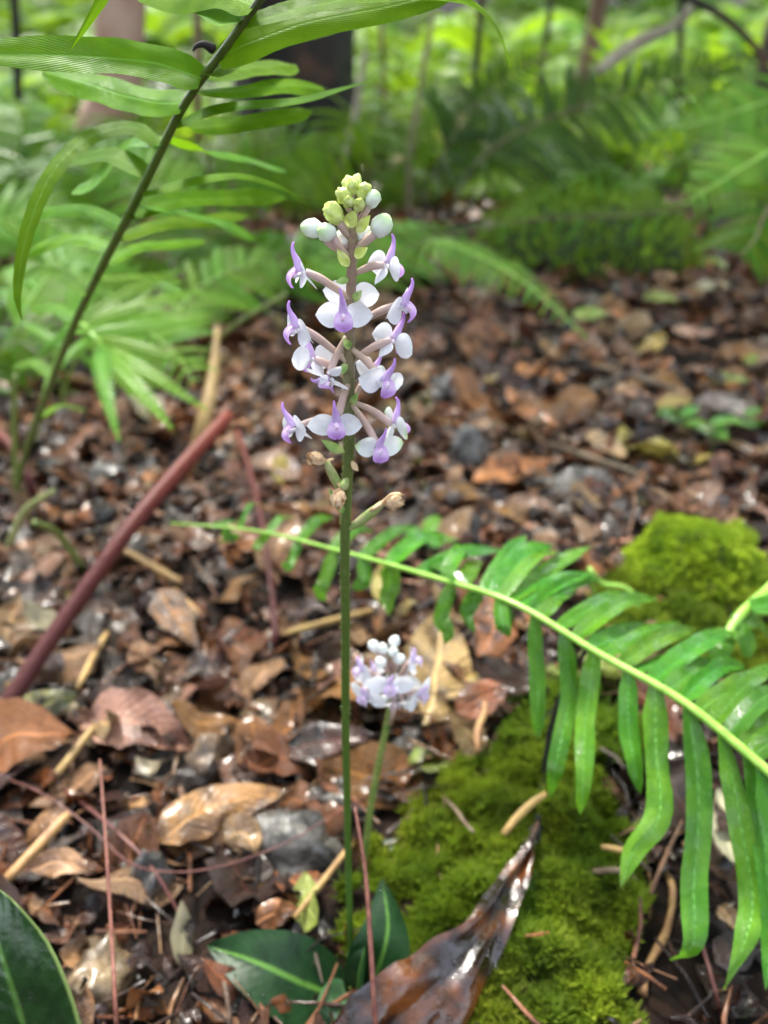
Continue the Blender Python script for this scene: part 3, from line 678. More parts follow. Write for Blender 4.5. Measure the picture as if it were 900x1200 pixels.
def left_fern():
    rp = [(15, 585, .655), (30, 530, .57), (52, 470, .48), (85, 385, .39), (122, 308, .325), (170, 215, .275), (215, 125, .243), (265, 55, .224), (310, -8, .212), (350, -70, .205)]
    base = P(*rp[0]); base.z = gz(base.x, base.y)
    root = thing('fern', 'tall strap leaved fern frond with a dark stalk leaning over the orchid', 'fern', base)
    r = MB(); r.tube(spline([base] + [P(*q) for q in rp[1:]], 60), [.0022, .0020, .0017, .0015, .0012, .0010, .0009], 9)
    r.build('rachis', M['rachis_dark'], root)
    T = Vector((0, -1, .35))
    rows = [  # leaflet paths (pixel x, pixel y, depth), width mm
        ([(236, 92, .232), (180, 74, .230), (100, 66, .226), (-30, 62, .222)], 10.2, (0, -.8, .6)),
        ([(217, 122, .243), (165, 116, .250), (110, 100, .256), (50, 84, .262)], 8.2, (0, -.7, .7)),
        ([(187, 172, .26), (155, 148, .262), (105, 160, .258), (62, 200, .25), (32, 270, .244), (20, 340, .243), (26, 376, .243)], 5.4, (.2, -.5, .9)),
        ([(172, 205, .272), (135, 184, .280), (100, 186, .286), (70, 194, .29)], 6.0, (0, -.5, .8)),
        ([(142, 265, .30), (105, 248, .31), (70, 246, .315), (35, 252, .32)], 5.6, (0, -.5, .8)),
        ([(255, 70, .227), (310, 42, .226), (380, 22, .226), (450, 8, .228), (540, -12, .23)], 8.6, (0, -.9, .5)),
        ([(282, 30, .220), (360, 8, .22), (460, -6, .223), (540, 0, .228), (580, 30, .235), (598, 80, .243)], 4.8, (.3, -.6, .8)),
        ([(245, 88, .230), (285, 60, .245), (345, 40, .262), (400, 30, .275)], 7.0, (0, -.5, .8)),
        ([(240, 92, .24), (280, 82, .27), (315, 78, .29), (345, 76, .305)], 9.6, (0, -.7, .6)),
        ([(207, 148, .248), (260, 128, .247), (340, 120, .25), (390, 108, .256), (440, 92, .262)], 3.9, (0, -.45, .8)),
        ([(222, 150, .255), (270, 146, .27), (320, 138, .285), (365, 130, .295)], 6.2, (0, -.7, .6)),
        ([(168, 228, .275), (225, 212, .28), (280, 206, .285), (325, 218, .29), (366, 242, .295)], 3.6, (0, -.5, .9)),
        ([(150, 255, .29), (205, 236, .31), (270, 232, .33), (335, 232, .345)], 6.4, (0, -.7, .6)),
        ([(138, 280, .305), (190, 262, .33), (240, 258, .35), (290, 252, .37)], 5.6, (0, -.7, .6)),
        ([(120, 312, .325), (160, 290, .35), (200, 286, .37), (240, 282, .39)], 5.2, (0, -.7, .6)),
        ([(104, 345, .35), (70, 322, .37), (45, 318, .38), (20, 330, .39)], 5.0, (0, -.6, .7)),
        ([(90, 375, .38), (60, 360, .40), (35, 362, .41)], 5.0, (0, -.6, .7)),
        ([(300, 8, .214), (262, -8, .222), (210, -2, .232), (150, -20, .24)], 7.4, (0, -.8, .6)),
        ([(290, 22, .217), (262, 12, .225), (245, 0, .232), (225, -20, .24)], 9.2, (0, -.8, .6)),
        ([(200, -90, .215), (150, -60, .21), (118, 2, .208), (80, 62, .208)], 3.4, (.6, -.6, .4)),
        ([(85, 392, .39), (118, 380, .42), (150, 376, .45)], 4.4, (0, -.6, .7)),
        ([(320, -22, .21), (380, -40, .215), (430, -30, .22)], 7.4, (0, -.8, .5)),
        ([(200, 160, .262), (240, 178, .30), (290, 186, .33), (335, 200, .36)], 6.0, (0, -.7, .6)),
        ([(228, 108, .238), (275, 108, .262), (330, 100, .285), (380, 104, .30)], 6.5, (0, -.7, .6)), ([(195, 168, .256), (150, 172, .285), (110, 215, .30), (85, 225, .31)], 5.5, (0, -.6, .7)),
        ([(132, 292, .315), (95, 280, .335), (60, 285, .345), (30, 300, .35)], 5.4, (0, -.6, .7)), ([(160, 240, .282), (215, 250, .32), (260, 262, .35), (300, 280, .37)], 6.0, (0, -.7, .6)), ([(112, 328, .335), (165, 325, .37), (215, 330, .40)], 5.0, (0, -.7, .6)),
        ([(60, 440, .455), (40, 425, .48), (15, 430, .50)], 5, (0, -.6, .7)), ([(45, 490, .50), (70, 475, .53), (100, 480, .56)], 5, (0, -.6, .7))]
    for k, (pp, w_, n) in enumerate(rows):
        strap(root, [P(*q) for q in pp], w_ * .001 * (1.0 if k in (0, 5) else 1.22), Vector(n), 'pinna_old', 11 + k * 2.3, 'taper' if k in (2, 6, 9, 11, 19) else 'strap', 16, fold=-.12 if k % 3 else .15)
    # dry scale hook at the fork
    h = MB(); h.tube(spline([P(250, 58, .224), P(240, 52, .222), P(230, 54, .221), P(226, 60, .221)], 10), [.0013, .001, .0006, .0002], 6); h.build('dry_scale', M['bark'], root)
left_fern()

# ------------------------------------------------------------------ lacy ferns
def lobed(mb, pts, width, nrm, lobes, col=None):
    """a deeply lobed blade (a pinna cut into rounded lobes) along pts"""
    pts = [Vector(p) for p in pts]; m = len(pts) - 1
    def at(u):
        s = u * m; k = min(int(s), m - 1); return pts[k].lerp(pts[k + 1], s - k)
    tt = (pts[-1] - pts[0]).normalized(); n0 = (nrm - tt * nrm.dot(tt)).normalized(); sd = tt.cross(n0)
    ln = sum((pts[i + 1] - pts[i]).length for i in range(m)); st = ln / lobes
    for i in range(lobes):
        u0 = i / lobes; u1 = (i + .80) / lobes; uc = (u0 + u1) / 2
        wd = width * .5 * (min(1, .75 + uc * 1.5) * (1 - uc ** 2.2) + .08)
        a, b, c = at(u0), at(u1), at((i + 1) / lobes)
        for sg in (-1, 1):
            o = sd * sg; f = tt * st
            vs = [a, a + o * wd * .30 + f * .05 + n0 * wd * .05, a + o * wd * .90 + f * .75 - n0 * wd * .06, a + o * wd + f * 1.1 - n0 * wd * .10, b + o * wd * .72 + f * .35, b + o * wd * .25 + f * .12 + n0 * wd * .05, c]
            mb.add(vs, [(0, 1, 2, 3, 4, 5, 6)], [(0, .5), (.2, .7), (.5, 1), (.6, 1), (.4, .8), (.2, .6), (0, .5)])

PINNA = []
for k in range(3):      # shared meshes: one pinna, 1 m long along +Y, upper side +Z
    mb = MB(); n = 15
    lobed(mb, [Vector((.05 * math.sin(i / 6 * 2 + k), i / 6, .06 * math.sin(i / 6 * 3) - .10 * (i / 6) ** 2)) for i in range(7)], .23 + .03 * k, ZA, 19)
    PINNA.append(mb)
PINNA_MESH = {}
def pinna_mesh(k, m):
    if (k, m) not in PINNA_MESH: PINNA_MESH[(k, m)] = PINNA[k].mesh('pinna', M[m], False)
    return PINNA_MESH[(k, m)]

def place(name, me, root, a, e, nrm, wscale=1.0):
    """a 1 m long shared mesh laid from a to e"""
    d = e - a; L_ = d.length; y = d.normalized(); z = (nrm - y * nrm.dot(y)).normalized(); x = y.cross(z)
    m = Matrix((x, y, z)).transposed().to_4x4() @ Matrix.Diagonal((L_ * wscale, L_, L_, 1)); m.translation = a
    o = bpy.data.objects.new(name, me); COL.objects.link(o); o.parent = root
    o.matrix_parent_inverse = Matrix.Identity(4); o.matrix_basis = WM[root.name].inverted() @ m
    return o

def lacy_frond(label, path, plen, npairs, m, nrm, u0=.25, angle=58, group=None, wscale=1.0, seed=0, thick=.002, droop=.15, cat='fern'):
    """one frond: rachis along path (first point on the ground), pinnae as pieces of their own"""
    pts = spline(path, 40); rd = random.Random(seed)
    root = thing('fern_frond', label, cat, pts[0], group)
    r = MB(); r.tube(pts, [thick, thick * .8, thick * .5, thick * .25], 6); r.build('rachis', M['stalk'] if m != 'lacy' else M['rachis'], root)
    for i in range(npairs):
        u = u0 + (1 - u0) * (i + .5) / npairs; k = min(38, int(u * 39)); p = pts[k].lerp(pts[k + 1], u * 39 - k)
        t = (pts[k + 1] - pts[k]).normalized(); n = (nrm - t * nrm.dot(t)).normalized(); sd = t.cross(n)
        v = (i + .5) / npairs
        L_ = plen * (min(1, .55 + v * 1.6) * (1 - v ** 2.5) + .06) * rd.uniform(.88, 1.08)
        for sg in (-1, 1):
            a = R(angle + rd.uniform(-7, 7)); d = t * math.cos(a) + sd * sg * math.sin(a) - n * droop * rd.uniform(.5, 1.5) - ZA * droop * .6
            place('pinna', pinna_mesh(rd.randrange(3), m), root, p, p + d.normalized() * L_, n + sd * rd.uniform(-.2, .2), wscale)
    return root

def left_lacy():
    d = .56
    b = G(40, 520)
    root = thing('fern_frond', 'light green lacy fern frond with toothed fingers under the dark fern stalk', 'fern', b)
    rt = MB(); rt.tube(spline([b, P(50, 470, .6), P(62, 430, .58), P(80, 390, d), P(95, 380, d), P(112, 396, .55), P(125, 412, .55)], 30), [.0018, .0016, .0013, .001], 7); rt.build('rachis', M['rachis'], root)
    for k, (x, y, tx, ty, dd, ws) in enumerate([(88, 385, 236, 330, .03, .55), (98, 384, 212, 362, .05, .6), (104, 388, 246, 378, .02, .55), (112, 396, 250, 424, -.02, .55), (118, 402, 235, 470, -.04, .55), (122, 408, 190, 492, -.06, .62),
                                            (118, 404, 140, 500, -.07, .62), (108, 396, 60, 440, -.03, .65), (90, 385, 35, 420, 0, .65), (82, 388, 140, 262, .02, .6), (78, 392, 88, 290, .04, .6), (70, 410, 20, 370, .02, .65), (84, 388, 215, 300, .08, .55)]):
        place('pinna', pinna_mesh(k % 3, 'lacy'), root, P(x, y, d), P(tx, ty, d + dd), Vector((.1, -.7, .6)), ws)
    N_ = Vector((0, -.3, 1))
    for i, (gx, gy, pth, pl, lb) in enumerate([
            (-30, 520, [(-10, 430, .70), (20, 400, .70), (60, 430, .66)], .06, 'short lacy fern frond left of the toothed fingers'),
            (70, 480, [(90, 420, .72), (140, 380, .72), (190, 400, .70), (230, 450, .66)], .06, 'lacy fern frond arching behind the toothed fingers'),
            (180, 470, [(190, 400, .85), (230, 340, .88), (290, 310, .9), (345, 312, .92)], .07, 'lacy fern frond arching toward the orchid flowers'),
            (20, 400, [(50, 330, 1.0), (110, 300, 1.0), (180, 300, 1.0), (240, 325, .98)], .08, 'lacy fern frond level behind the dark fern stalk'),
            (-60, 420, [(-40, 300, .9), (0, 260, .9), (50, 255, .9), (100, 290, .88)], .07, 'lacy fern frond arching left of the pink trunk'),
            (240, 400, [(235, 300, 1.1), (200, 230, 1.1), (150, 190, 1.1), (90, 180, 1.1)], .09, 'lacy fern frond standing before the pink trunk'),
            (200, 380, [(240, 270, 1.15), (290, 200, 1.15), (350, 170, 1.15), (410, 180, 1.15)], .08, 'lacy fern frond crossing the black trunk'),
            (150, 420, [(130, 340, .95), (80, 300, .95), (20, 300, .95)], .08, 'lacy fern frond leaning left under the dark fern')]):
        lacy_frond(lb, [G(gx, gy)] + [P(*q) for q in pth], pl, 14, 'lacy' if i % 3 else 'fern_a', Vector((.1 * (i - 3), -.6, .8)), .25, 60, seed=50 + i, wscale=.85, thick=.0015)
    lacy_frond('pale lacy fern frond low beside the pink bark', [G(-20, 470), P(20, 380, .80), P(60, 320, .82), P(128, 262, .85)], .085, 12, 'lacy', Vector((-.3, -.8, .6)), .3, seed=3, wscale=.9)
    lacy_frond('dim green lacy fern spray at the foot of the black trunk', [G(330, 345), P(325, 305, 1.05), P(270, 280, 1.08), P(200, 262, 1.1)], .13, 13, 'fern_a', N_, .2, seed=4)
    lacy_frond('blue green lacy fern spray right behind the orchid buds', [G(330, 360), P(345, 320, 1.1), P(400, 290, 1.15), P(470, 268, 1.2), P(530, 262, 1.25)], .14, 14, 'lacy', N_, .15, seed=5)
    lacy_frond('narrow fern frond with its drooping tip on the open litter', [G(470, 340), P(500, 285, .98), P(560, 300, .93), P(620, 335, .88), P(690, 398, .84)], .040, 24, 'lacy', Vector((0, -.5, 1)), .12, 62, seed=6, thick=.0022)
    lacy_frond('dark broad fern frond spread below the thin brown sapling', [G(520, 262), P(560, 190, 1.2), P(640, 140, 1.2), P(760, 100, 1.2), P(900, 58, 1.2)], .105, 44, 'fern_c', Vector((0, -.75, .65)), .15, 62, seed=7, wscale=.62, thick=.003)
    lacy_frond('dark fern frond reaching up past the yellow leaves', [G(480, 255), P(520, 180, 1.35), P(560, 120, 1.35), P(640, 62, 1.35)], .11, 32, 'fern_c', Vector((0, -.8, .6)), .15, 58, seed=18, wscale=.62, thick=.003)
    lacy_frond('long level fern frond with hanging fingers above the litter clearing', [G(1010, 330), P(960, 215, 1.1), P(860, 236, 1.08), P(740, 252, 1.06), P(620, 258, 1.04), P(500, 282, 1.02), P(440, 315, 1.0)], .065, 28, 'fern_a', Vector((0, -.3, .95)), .12, 56, seed=9, wscale=.62, droop=.12, thick=.003)
    lacy_frond('pale lobed fern frond dipping in front of the dark hollow', [G(1010, 345), P(970, 140, .80), P(905, 176, .78), P(855, 206, .77), P(800, 240, .77)], .05, 15, 'lacy', Vector((-.2, -.75, .6)), .35, 70, seed=10, thick=.0025)
    lacy_frond('small pale fern frond curling by the dark twig', [G(990, 330), P(960, 95, .95), P(900, 118, .95), P(850, 135, .95), P(800, 150, .96)], .05, 14, 'lacy', Vector((0, -.75, .6)), .35, 70, seed=11, thick=.002)
    lacy_frond('green fern frond hanging down at the rim of the dark hollow', [G(1000, 360), P(960, 210, .74), P(905, 240, .72), P(885, 280, .71), P(868, 300, .70)], .06, 10, 'fern_a', Vector((-.2, -.8, .5)), .4, 60, seed=12, thick=.0025)
left_lacy()
def thicket_fronds():
    words = ['arching over', 'drooping beside', 'leaning past', 'tangled behind', 'rising beside', 'crossing in front of', 'hanging over', 'spreading beside', 'dipping toward', 'fanning out by']
    marks = ['the yellow leaved seedling', 'the thin dead stem', 'the slim brown sapling', 'the pale curved branch', 'the mossy stone']
    rd = random.Random(77); k = 0
    for x, y, dx, dy, d, m in [(440, 250, -40, -110, 1.5, 'fern_b'), (470, 245, 70, -140, 1.45, 'fern_b'), (560, 240, -60, -100, 1.4, 'fern_a'), (600, 250, 90, -60, 1.3, 'fern_b'), (650, 240, -70, -80, 1.5, 'fern_b'), (720, 250, 60, -90, 1.35, 'fern_b'), (760, 255, -80, -60, 1.25, 'lacy'), (830, 260, -60, -110, 1.3, 'lacy'),
                               (560, 225, 40, -170, 1.8, 'fern_b'), (700, 215, 80, -150, 1.9, 'fern_b'), (640, 210, -90, -140, 1.9, 'fern_b'), (800, 215, 60, -140, 1.8, 'fern_b'), (480, 222, -30, -170, 1.9, 'fern_b'), (860, 225, 10, -170, 1.7, 'fern_a'), (250, 250, 60, -90, 1.6, 'fern_b'), (200, 260, -70, -110, 1.5, 'fern_b'), (60, 270, -40, -120, 1.5, 'fern_b'), (130, 250, 50, -130, 1.7, 'fern_a'), (30, 290, 60, -90, 1.3, 'lacy'), (300, 262, -60, -70, 1.3, 'fern_a')]:
        g = G(x, y); top = P(x + dx * .55, y + dy, d); tipp = P(x + dx * 1.6, y + dy * .55 + 10, d * .97); t2 = P(x + dx * 2.1, y + dy * .1 + 5, d * .95)
        c = {'fern_b': 'lime green', 'fern_a': 'mid green', 'lacy': 'pale green'}[m]
        mk = marks[k % 5] if k < 14 else ['the black trunk', 'the pink barked trunk', 'the slanting dry stick'][k % 3]
        lacy_frond('fine %s fern frond %s %s' % (c, words[k % 10], mk), [g, g.lerp(top, .6), top, tipp, t2], (.085 if not (540 < x < 850 and y > 235) else .05) * d / 1.3, 17, m, Vector((rd.uniform(-.4, .4), -.7, .7)), .28, 60, seed=200 + k, wscale=.7, thick=.0016, group='fine fronds of the thicket'); k += 1
thicket_fronds()

# ------------------------------------------------------------------ background ferns
FROND = {}
def frond_mesh(kind, v):
    """a whole arching frond about 1 m long: leaves the crown, rises, droops"""
    if (kind, v) in FROND: return FROND[(kind, v)]
    rd = random.Random(v * 7 + 1); mb = MB()
    hgt = (.34, .42, .28, .38)[v % 4]; dr = (.42, .62, .30, .55)[v % 4]
    def pos(u): return Vector((.05 * math.sin(u * 3 + v), u * .86, hgt * math.sin(u * 2.2) - dr * u ** 3 * .55))
    path = [pos(i / 14) for i in range(15)]
    mb.tube(path, [.007, .006, .004, .002], 4)
    n = 21
    for i in range(n):
        u = .16 + .83 * (i + .5) / n; p = pos(u); t = (pos(u + .01) - p).normalized(); nn = t.cross(XA) * -1; nn = (nn if nn.z > 0 else -nn).normalized(); sd = t.cross(nn)
        vv = (i + .5) / n; L_ = .24 * (min(1, .5 + vv * 1.8) * (1 - vv ** 2.2) + .05) * rd.uniform(.85, 1.1)
        for sg in (-1, 1):
            d = (t * .55 + sd * sg - nn * .12 - ZA * .15 + nn * rd.uniform(-.1, .1)).normalized()
            lobed(mb, [p, p + d * L_ * .5 + nn * L_ * .03, p + d * L_ - ZA * L_ * .14], L_ * .30, nn + sd * rd.uniform(-.3, .3), 8)
    FROND[(kind, v)] = mb.mesh('frond', M[kind], False)
    return FROND[(kind, v)]

FERN_NEAR = [(-.215, 2.15, 'black trunk'), (-.62, 1.75, 'pink barked trunk'), (.52, 2.35, 'slim brown sapling'), (.36, 1.45, 'mossy stone'), (.75, 1.5, 'added dark stump'), (.05, 1.75, 'thin dead stem'), (.9, 2.4, 'pale curved branch'), (-1.1, 2.2, 'slanting dry stick'), (.2, 2.9, 'thin black sapling')]
FERN_COL = {'fern_a': 'mid green', 'fern_b': 'lime green', 'fern_c': 'dark green'}
def bg_fern(x, y, s, kind, n, rd):
    near = min(FERN_NEAR, key=lambda q: (q[0] - x) ** 2 + (q[1] - y) ** 2)
    far = math.hypot(near[0] - x, near[1] - y); size = 'large' if s > .42 else 'small' if s < .33 else 'mid sized'
    lb = '%s %s fern %s the %s' % (size, FERN_COL[kind], 'right beside' if far < .35 else 'a step from' if far < .9 else 'far back beyond', near[2])
    b = Vector((x, y, gz(x, y) - .01)); root = thing('fern', lb, 'fern', b, FERN_COL[kind] + ' ferns of the thicket')
    a0 = rd.uniform(0, 6.28)
    for k in range(n):
        o = bpy.data.objects.new('frond', frond_mesh(kind, rd.randrange(4))); COL.objects.link(o); o.parent = root
        o.rotation_euler = (rd.uniform(-.15, .3), rd.uniform(-.2, .2), a0 + k * 6.283 / n + rd.uniform(-.25, .25))
        q = s * rd.uniform(.75, 1.15); o.scale = (q, q, q)
rd = random.Random(21)
spots = []
def add_spot(x, y, s, kind, n=7, sep=.5):
    if any((x - a) ** 2 + (y - b) ** 2 < (sep * (s + c) * .5) ** 2 for a, b, c in spots): return
    spots.append((x, y, s)); bg_fern(x, y, s, kind, n, rd)
for x, y, s, kind in [(-.55, 1.05, .38, 'fern_b'), (-.62, 1.45, .5, 'fern_a'), (-.95, 1.9, .6, 'fern_b'), (-.2, 2.05, .45, 'fern_a'), (.12, 1.95, .42, 'fern_b'), (.55, 2.2, .5, 'fern_b'), (1.05, 2.3, .55, 'fern_b'), (1.35, 1.8, .5, 'fern_a'), (.85, 2.0, .4, 'fern_a'), (-.55, 2.5, .5, 'fern_b'), (1.2, 1.35, .42, 'fern_c')]:
    add_spot(x, y, s, kind)
for k in range(1500):
    y = 1.9 + 5.0 * rd.random() ** 1.5; hw = .30 + y * .55
    x = rd.uniform(-hw, hw)
    if abs(x + .215) < .24 and y < 2.35: continue
    if noise.noise(Vector((x * 1.7, y * 1.3, 2.2))) < -.12: continue      # gaps of bare shaded ground
    add_spot(x, y, rd.uniform(.26, .46) * (1 if y < 4 else 1.4), rd.choice(['fern_b', 'fern_b', 'fern_a', 'fern_b', 'fern_c', 'fern_a']), 7, .62)
print('background ferns', len(spots))

# ------------------------------------------------------------------ trunks, branches
def trunk(label, path, rads, m, seed, name='tree', lump=.12, cat='tree', crown=True):
    pts = spline(path, 28); mb = MB(); b = pts[0]
    root = thing(name, label, cat, b)
    mb.tube(pts, rads, 18)
    for i, v in enumerate(mb.v):
        k = i // 18
        if k < 28:
            ax = pts[k]; d = v - ax; a = math.atan2(d.y, d.x)
            mb.v[i] = ax + d * (1 + lump * noise.noise(Vector((math.cos(a) * 2, math.sin(a) * 2, ax.z * 6 + seed))) + lump * .6 * noise.noise(Vector((math.cos(a) * 6, math.sin(a) * 6, ax.z * 3 + seed))))
    mb.build('trunk', M[m], root)
    if not crown: return
    rd_ = random.Random(seed); cr = MB(); top = pts[-1]       # foliage carried well above the view
    for k in range(500):
        d = Vector((rd_.gauss(0, 1), rd_.gauss(0, 1), rd_.gauss(0, .6))); p = top + d * .28 * (1 + rads[0] * 3)
        e = p + Vector((rd_.gauss(0, 1), rd_.gauss(0, 1), rd_.gauss(0, .5))).normalized() * .09
        cr.leaf([p, p.lerp(e, .5), e], .035, Vector((rd_.gauss(0, .4), rd_.gauss(0, .4), 1)), 'ovate', 2)
    cr.build('crown', M['shrub'], root)
def up(x, y, d, h): 
    g = G(x, y); return g
g = G(352, 222); trunk('thick black wet tree trunk behind the orchid tip', [g - ZA * .05, g + ZA * .08, g + Vector((.01, .0, .5)), g + Vector((.03, .05, 2.6))], [.20, .135, .125, .12, .11], 'bark', 3, lump=.30)
g = G(95, 262); trunk('leaning pink barked trunk behind the left fern', [g - ZA * .03, g + Vector((.045, .03, .14)), g + Vector((.12, .05, .42)), g + Vector((.3, .1, 1.9))], [.05, .045, .042, .04], 'bark_pink', 5, lump=.08)
g = G(672, 205); trunk('slim brown sapling stem above the dark fern fronds', [g - ZA * .03, g + Vector((-.01, 0, .15)), g + Vector((.03, 0, .5)), g + Vector((.1, .1, 2.0))], [.024, .021, .019, .016], 'bark_brown', 9, lump=.05)

g = G(940, 292); trunk('dark stump added for the deep shade at the edge of the clearing', [g - ZA * .05, g + ZA * .06, g + Vector((.01, 0, .16)), g + Vector((.0, .02, .34))], [.20, .14, .12, .11], 'bark', 13, 'shade_stump', lump=.3, cat='stump', crown=False)  # dark stump added to stand in for deep shade under the ferns
for i, (x, y, dx, r_, m_, lb) in enumerate([(545, 235, .02, .008, 'bark', 'thin black sapling behind the flower buds'), (455, 222, -.02, .006, 'bark_brown', 'thin brown sapling close beside the black trunk'), (610, 215, .05, .007, 'bark', 'thin black sapling beside the brown one'), (235, 225, .03, .009, 'bark_brown', 'thin brown sapling between the pink and black trunks'),
                                          (790, 205, -.04, .009, 'bark', 'thin black sapling behind the pale curved branch'), (870, 210, .03, .012, 'bark_brown', 'brown sapling behind the added dark stump'), (30, 235, .05, .010, 'bark', 'thin black sapling left of the pink trunk')]):
    g = G(x, y); trunk(lb, [g - ZA * .03, g + Vector((dx * .3, 0, .15)), g + Vector((dx, .02, .45)), g + Vector((dx * 3, .1, 1.7))], [r_ * 1.3, r_, r_ * .9, r_ * .7], m_, 40 + i, lump=.05)
def added_canopy():
    """unseen trees added to block part of the sky and deepen the contrast"""
    rd_ = random.Random(31); cr = MB()
    for k in range(900):
        d = Vector((rd_.gauss(0, 1), rd_.gauss(0, 1), rd_.gauss(0, 1))).normalized() * rd_.uniform(.25, 1) ** .5
        c = Vector((noise.noise(d * 2.2), noise.noise(d * 2.2 + Vector((5, 0, 0))), 0)) * .35
        p = Vector((d.x, d.y, d.z * .75)) + c
        e = p + Vector((rd_.gauss(0, 1), rd_.gauss(0, 1), rd_.gauss(0, .5))).normalized() * rd_.uniform(.12, .22)
        cr.leaf([p, p.lerp(e, .5) + ZA * .01, e], .085, Vector((rd_.gauss(0, .5), rd_.gauss(0, .5), 1)), 'ovate', 2)
    cm = cr.mesh('crown', M['added_canopy_leaf'])
    tm = MB()
    tm.tube(spline([Vector((0, 0, -.1)), Vector((.04, .02, 1.2)), Vector((-.05, .03, 2.6)), Vector((.02, 0, 4.4))], 16), [.14, .10, .09, .075, .04], 12)
    for a, z in ((.4, 2.6), (2.2, 3.0), (4.1, 3.3), (5.3, 3.7)):
        tm.tube(spline([Vector((0, 0, z)), Vector((math.cos(a) * .5, math.sin(a) * .5, z + .45)), Vector((math.cos(a) * 1.1, math.sin(a) * 1.1, z + .7))], 6), [.04, .03, .01], 6)
    tmesh = tm.mesh('trunk', M['bark_brown'])
    for k in range(22):
        a = k * 6.283 / 22 + rd_.uniform(-.12, .12); r = rd_.choice([2.6, 3.6, 4.8]) + rd_.uniform(-.3, .3)
        x, y = math.sin(a) * r, math.cos(a) * r + .3
        if y > 0 and abs(x) < .62 * y + .5:
            if r < 4: y += 6; x *= 1.6
            else: y += 4.5
        if y < -.8 and r < 4: continue          # trees left out here so frontal sky light reaches flowers and litter
        cz = rd_.uniform(3.0, 4.2); q = rd_.uniform(1.5, 2.0)
        v = Vector((x, y, cz)) - Vector((0, .4, 0)); gap = (v - sdir * v.dot(sdir)).length     # how far the crown stands off the sun's path
        if gap < q * 1.05: continue
        root = thing('tree', 'unseen broad leaved tree added to shade the clearing', 'tree', Vector((x, y, gz(x, y))), 'unseen trees added for shade')
        t = bpy.data.objects.new('trunk', tmesh); COL.objects.link(t); t.parent = root; t.rotation_euler = (0, 0, rd_.uniform(0, 6))
        c = bpy.data.objects.new('crown', cm); COL.objects.link(c); c.parent = root
        c.location = (0, 0, cz); c.scale = (q, q, q); c.rotation_euler = (0, 0, rd_.uniform(0, 6))
added_canopy()

def stick(name, label, cat, pts, rads, m, n=7, k=20, group=None):
    mb = MB(); mb.tube(spline(pts, k), rads, n); return tag(mb.build(name, M[m]), label, cat, group)
stick('branch', 'pale curved branch hanging in front of the sapling', 'branch', [P(850, -140, 1.15), P(812, 0, 1.15), P(790, 30, 1.15), P(750, 48, 1.15), P(720, 68, 1.15), P(700, 84, 1.15)], [.006, .0055, .006, .009, .009, .006], 'branch_pale')
stick('branch', 'thin dark twig hooked over beside the pale branch', 'branch', [P(700, -120, 1.12), P(780, -20, 1.12), P(815, 2, 1.12), P(848, 20, 1.12), P(880, 50, 1.12), P(905, 90, 1.12), P(960, 240, 1.12), G(985, 330)], [.005, .005, .0045, .004], 'bark')
stick('branch', 'slanting dry stick left of the pink bark', 'branch', [G(-30, 235), P(20, 208, 1.2), P(90, 202, 1.3), G(150, 240)], [.006, .005, .004], 'branch_pale')
stick('branch', 'pale upright dead stalk beside the black trunk', 'branch', [G(385, 248), P(402, 190, 1.5), P(415, 140, 1.5), P(428, 60, 1.5)], [.009, .007, .005], 'branch_pale')
stick('branch', 'thin grey dead stem standing behind the clearing', 'branch', [G(478, 262), P(482, 170, 1.6), P(500, 60, 1.6), P(512, -20, 1.6)], [.006, .005, .004], 'twig')
for x0, y0, x1, y1, d, lb in [(215, 445, 335, 345, .66, 'pale green stalk slanting past the lacy fern fingers'), (22, 600, 18, 440, .55, 'slim green stalk upright beside the fern base'), (100, 672, 40, 612, .47, 'yellow green stalk bent over the litter by the red stalk'), (240, 300, 252, 30, 1.0, 'thin green stalk upright in front of the pink trunk'), (5, 655, 62, 575, .5, 'grey green stalk lying under the fern base')]:
    a = G(x0, y0); e = P(x1, y1, d); stick('green_stalk', lb, 'stalk', [a, a.lerp(e, .5) + ZA * .01, e], [.0026, .0022, .0016], 'stem_pale' if 'grey' not in lb else 'capsule')

# ------------------------------------------------------------------ red stalk, rootlets, twigs
stick('red_stalk', 'thick red purple fern stalk slanting up from the litter', 'stalk', [G(-110, 985) - ZA * .004, P(0, 838, .405), P(60, 748, .425), P(150, 622, .46), P(215, 545, .495), P(268, 487, .525)], [.0048, .0044, .0042, .0043, .0046, .0040], 'red_stalk', 10, 30)
stick('red_stalk', 'thin dull red stalk standing behind the orange stick', 'stalk', [G(318, 765), P(322, 735, .50), P(312, 640, .56), P(295, 560, .60), P(278, 505, .63)], [.0024, .002, .0018], 'red_stalk')
stick('red_stalk', 'short bright red stalk at the foot of the tall fern', 'stalk', [G(45, 600), P(34, 565, .62), P(15, 525, .64), P(-10, 500, .66)], [.0036, .0036, .003], 'red_stalk')
stick('stick', 'orange brown bent stick behind the red stalk tip', 'stick', [G(220, 560), P(238, 500, .66), P(250, 440, .68), P(255, 385, .70)], [.004, .006, .005, .002], 'straw')
stick('rootlet', 'thin rough red twig rising in front of the orchid foot', 'twig', [G(447, 1290), P(440, 1200, .268), P(434, 1100, .272), P(428, 1020, .282), P(416, 946, .295)], [.0008, .00085, .0007, .0005], 'red_twig', 7, 40)
stick('rootlet', 'thin straight red twig in front of the pale wet leaf', 'twig', [G(142, 1290), P(136, 1195, .272), P(131, 1100, .285), P(124, 985, .305), P(117, 890, .33)], [.0007, .0007, .0006, .0004], 'red_twig', 7, 40)
stick('rootlet', 'hair thin red rootlet looping between the two twigs', 'root', [G(-20, 905), P(40, 925, .36), P(100, 965, .345), P(150, 1010, .335), P(200, 1022, .335), P(260, 1015, .34), P(330, 990, .35), P(400, 950, .36), G(440, 930)], [.0004, .0004, .0004], 'root', 5, 40)
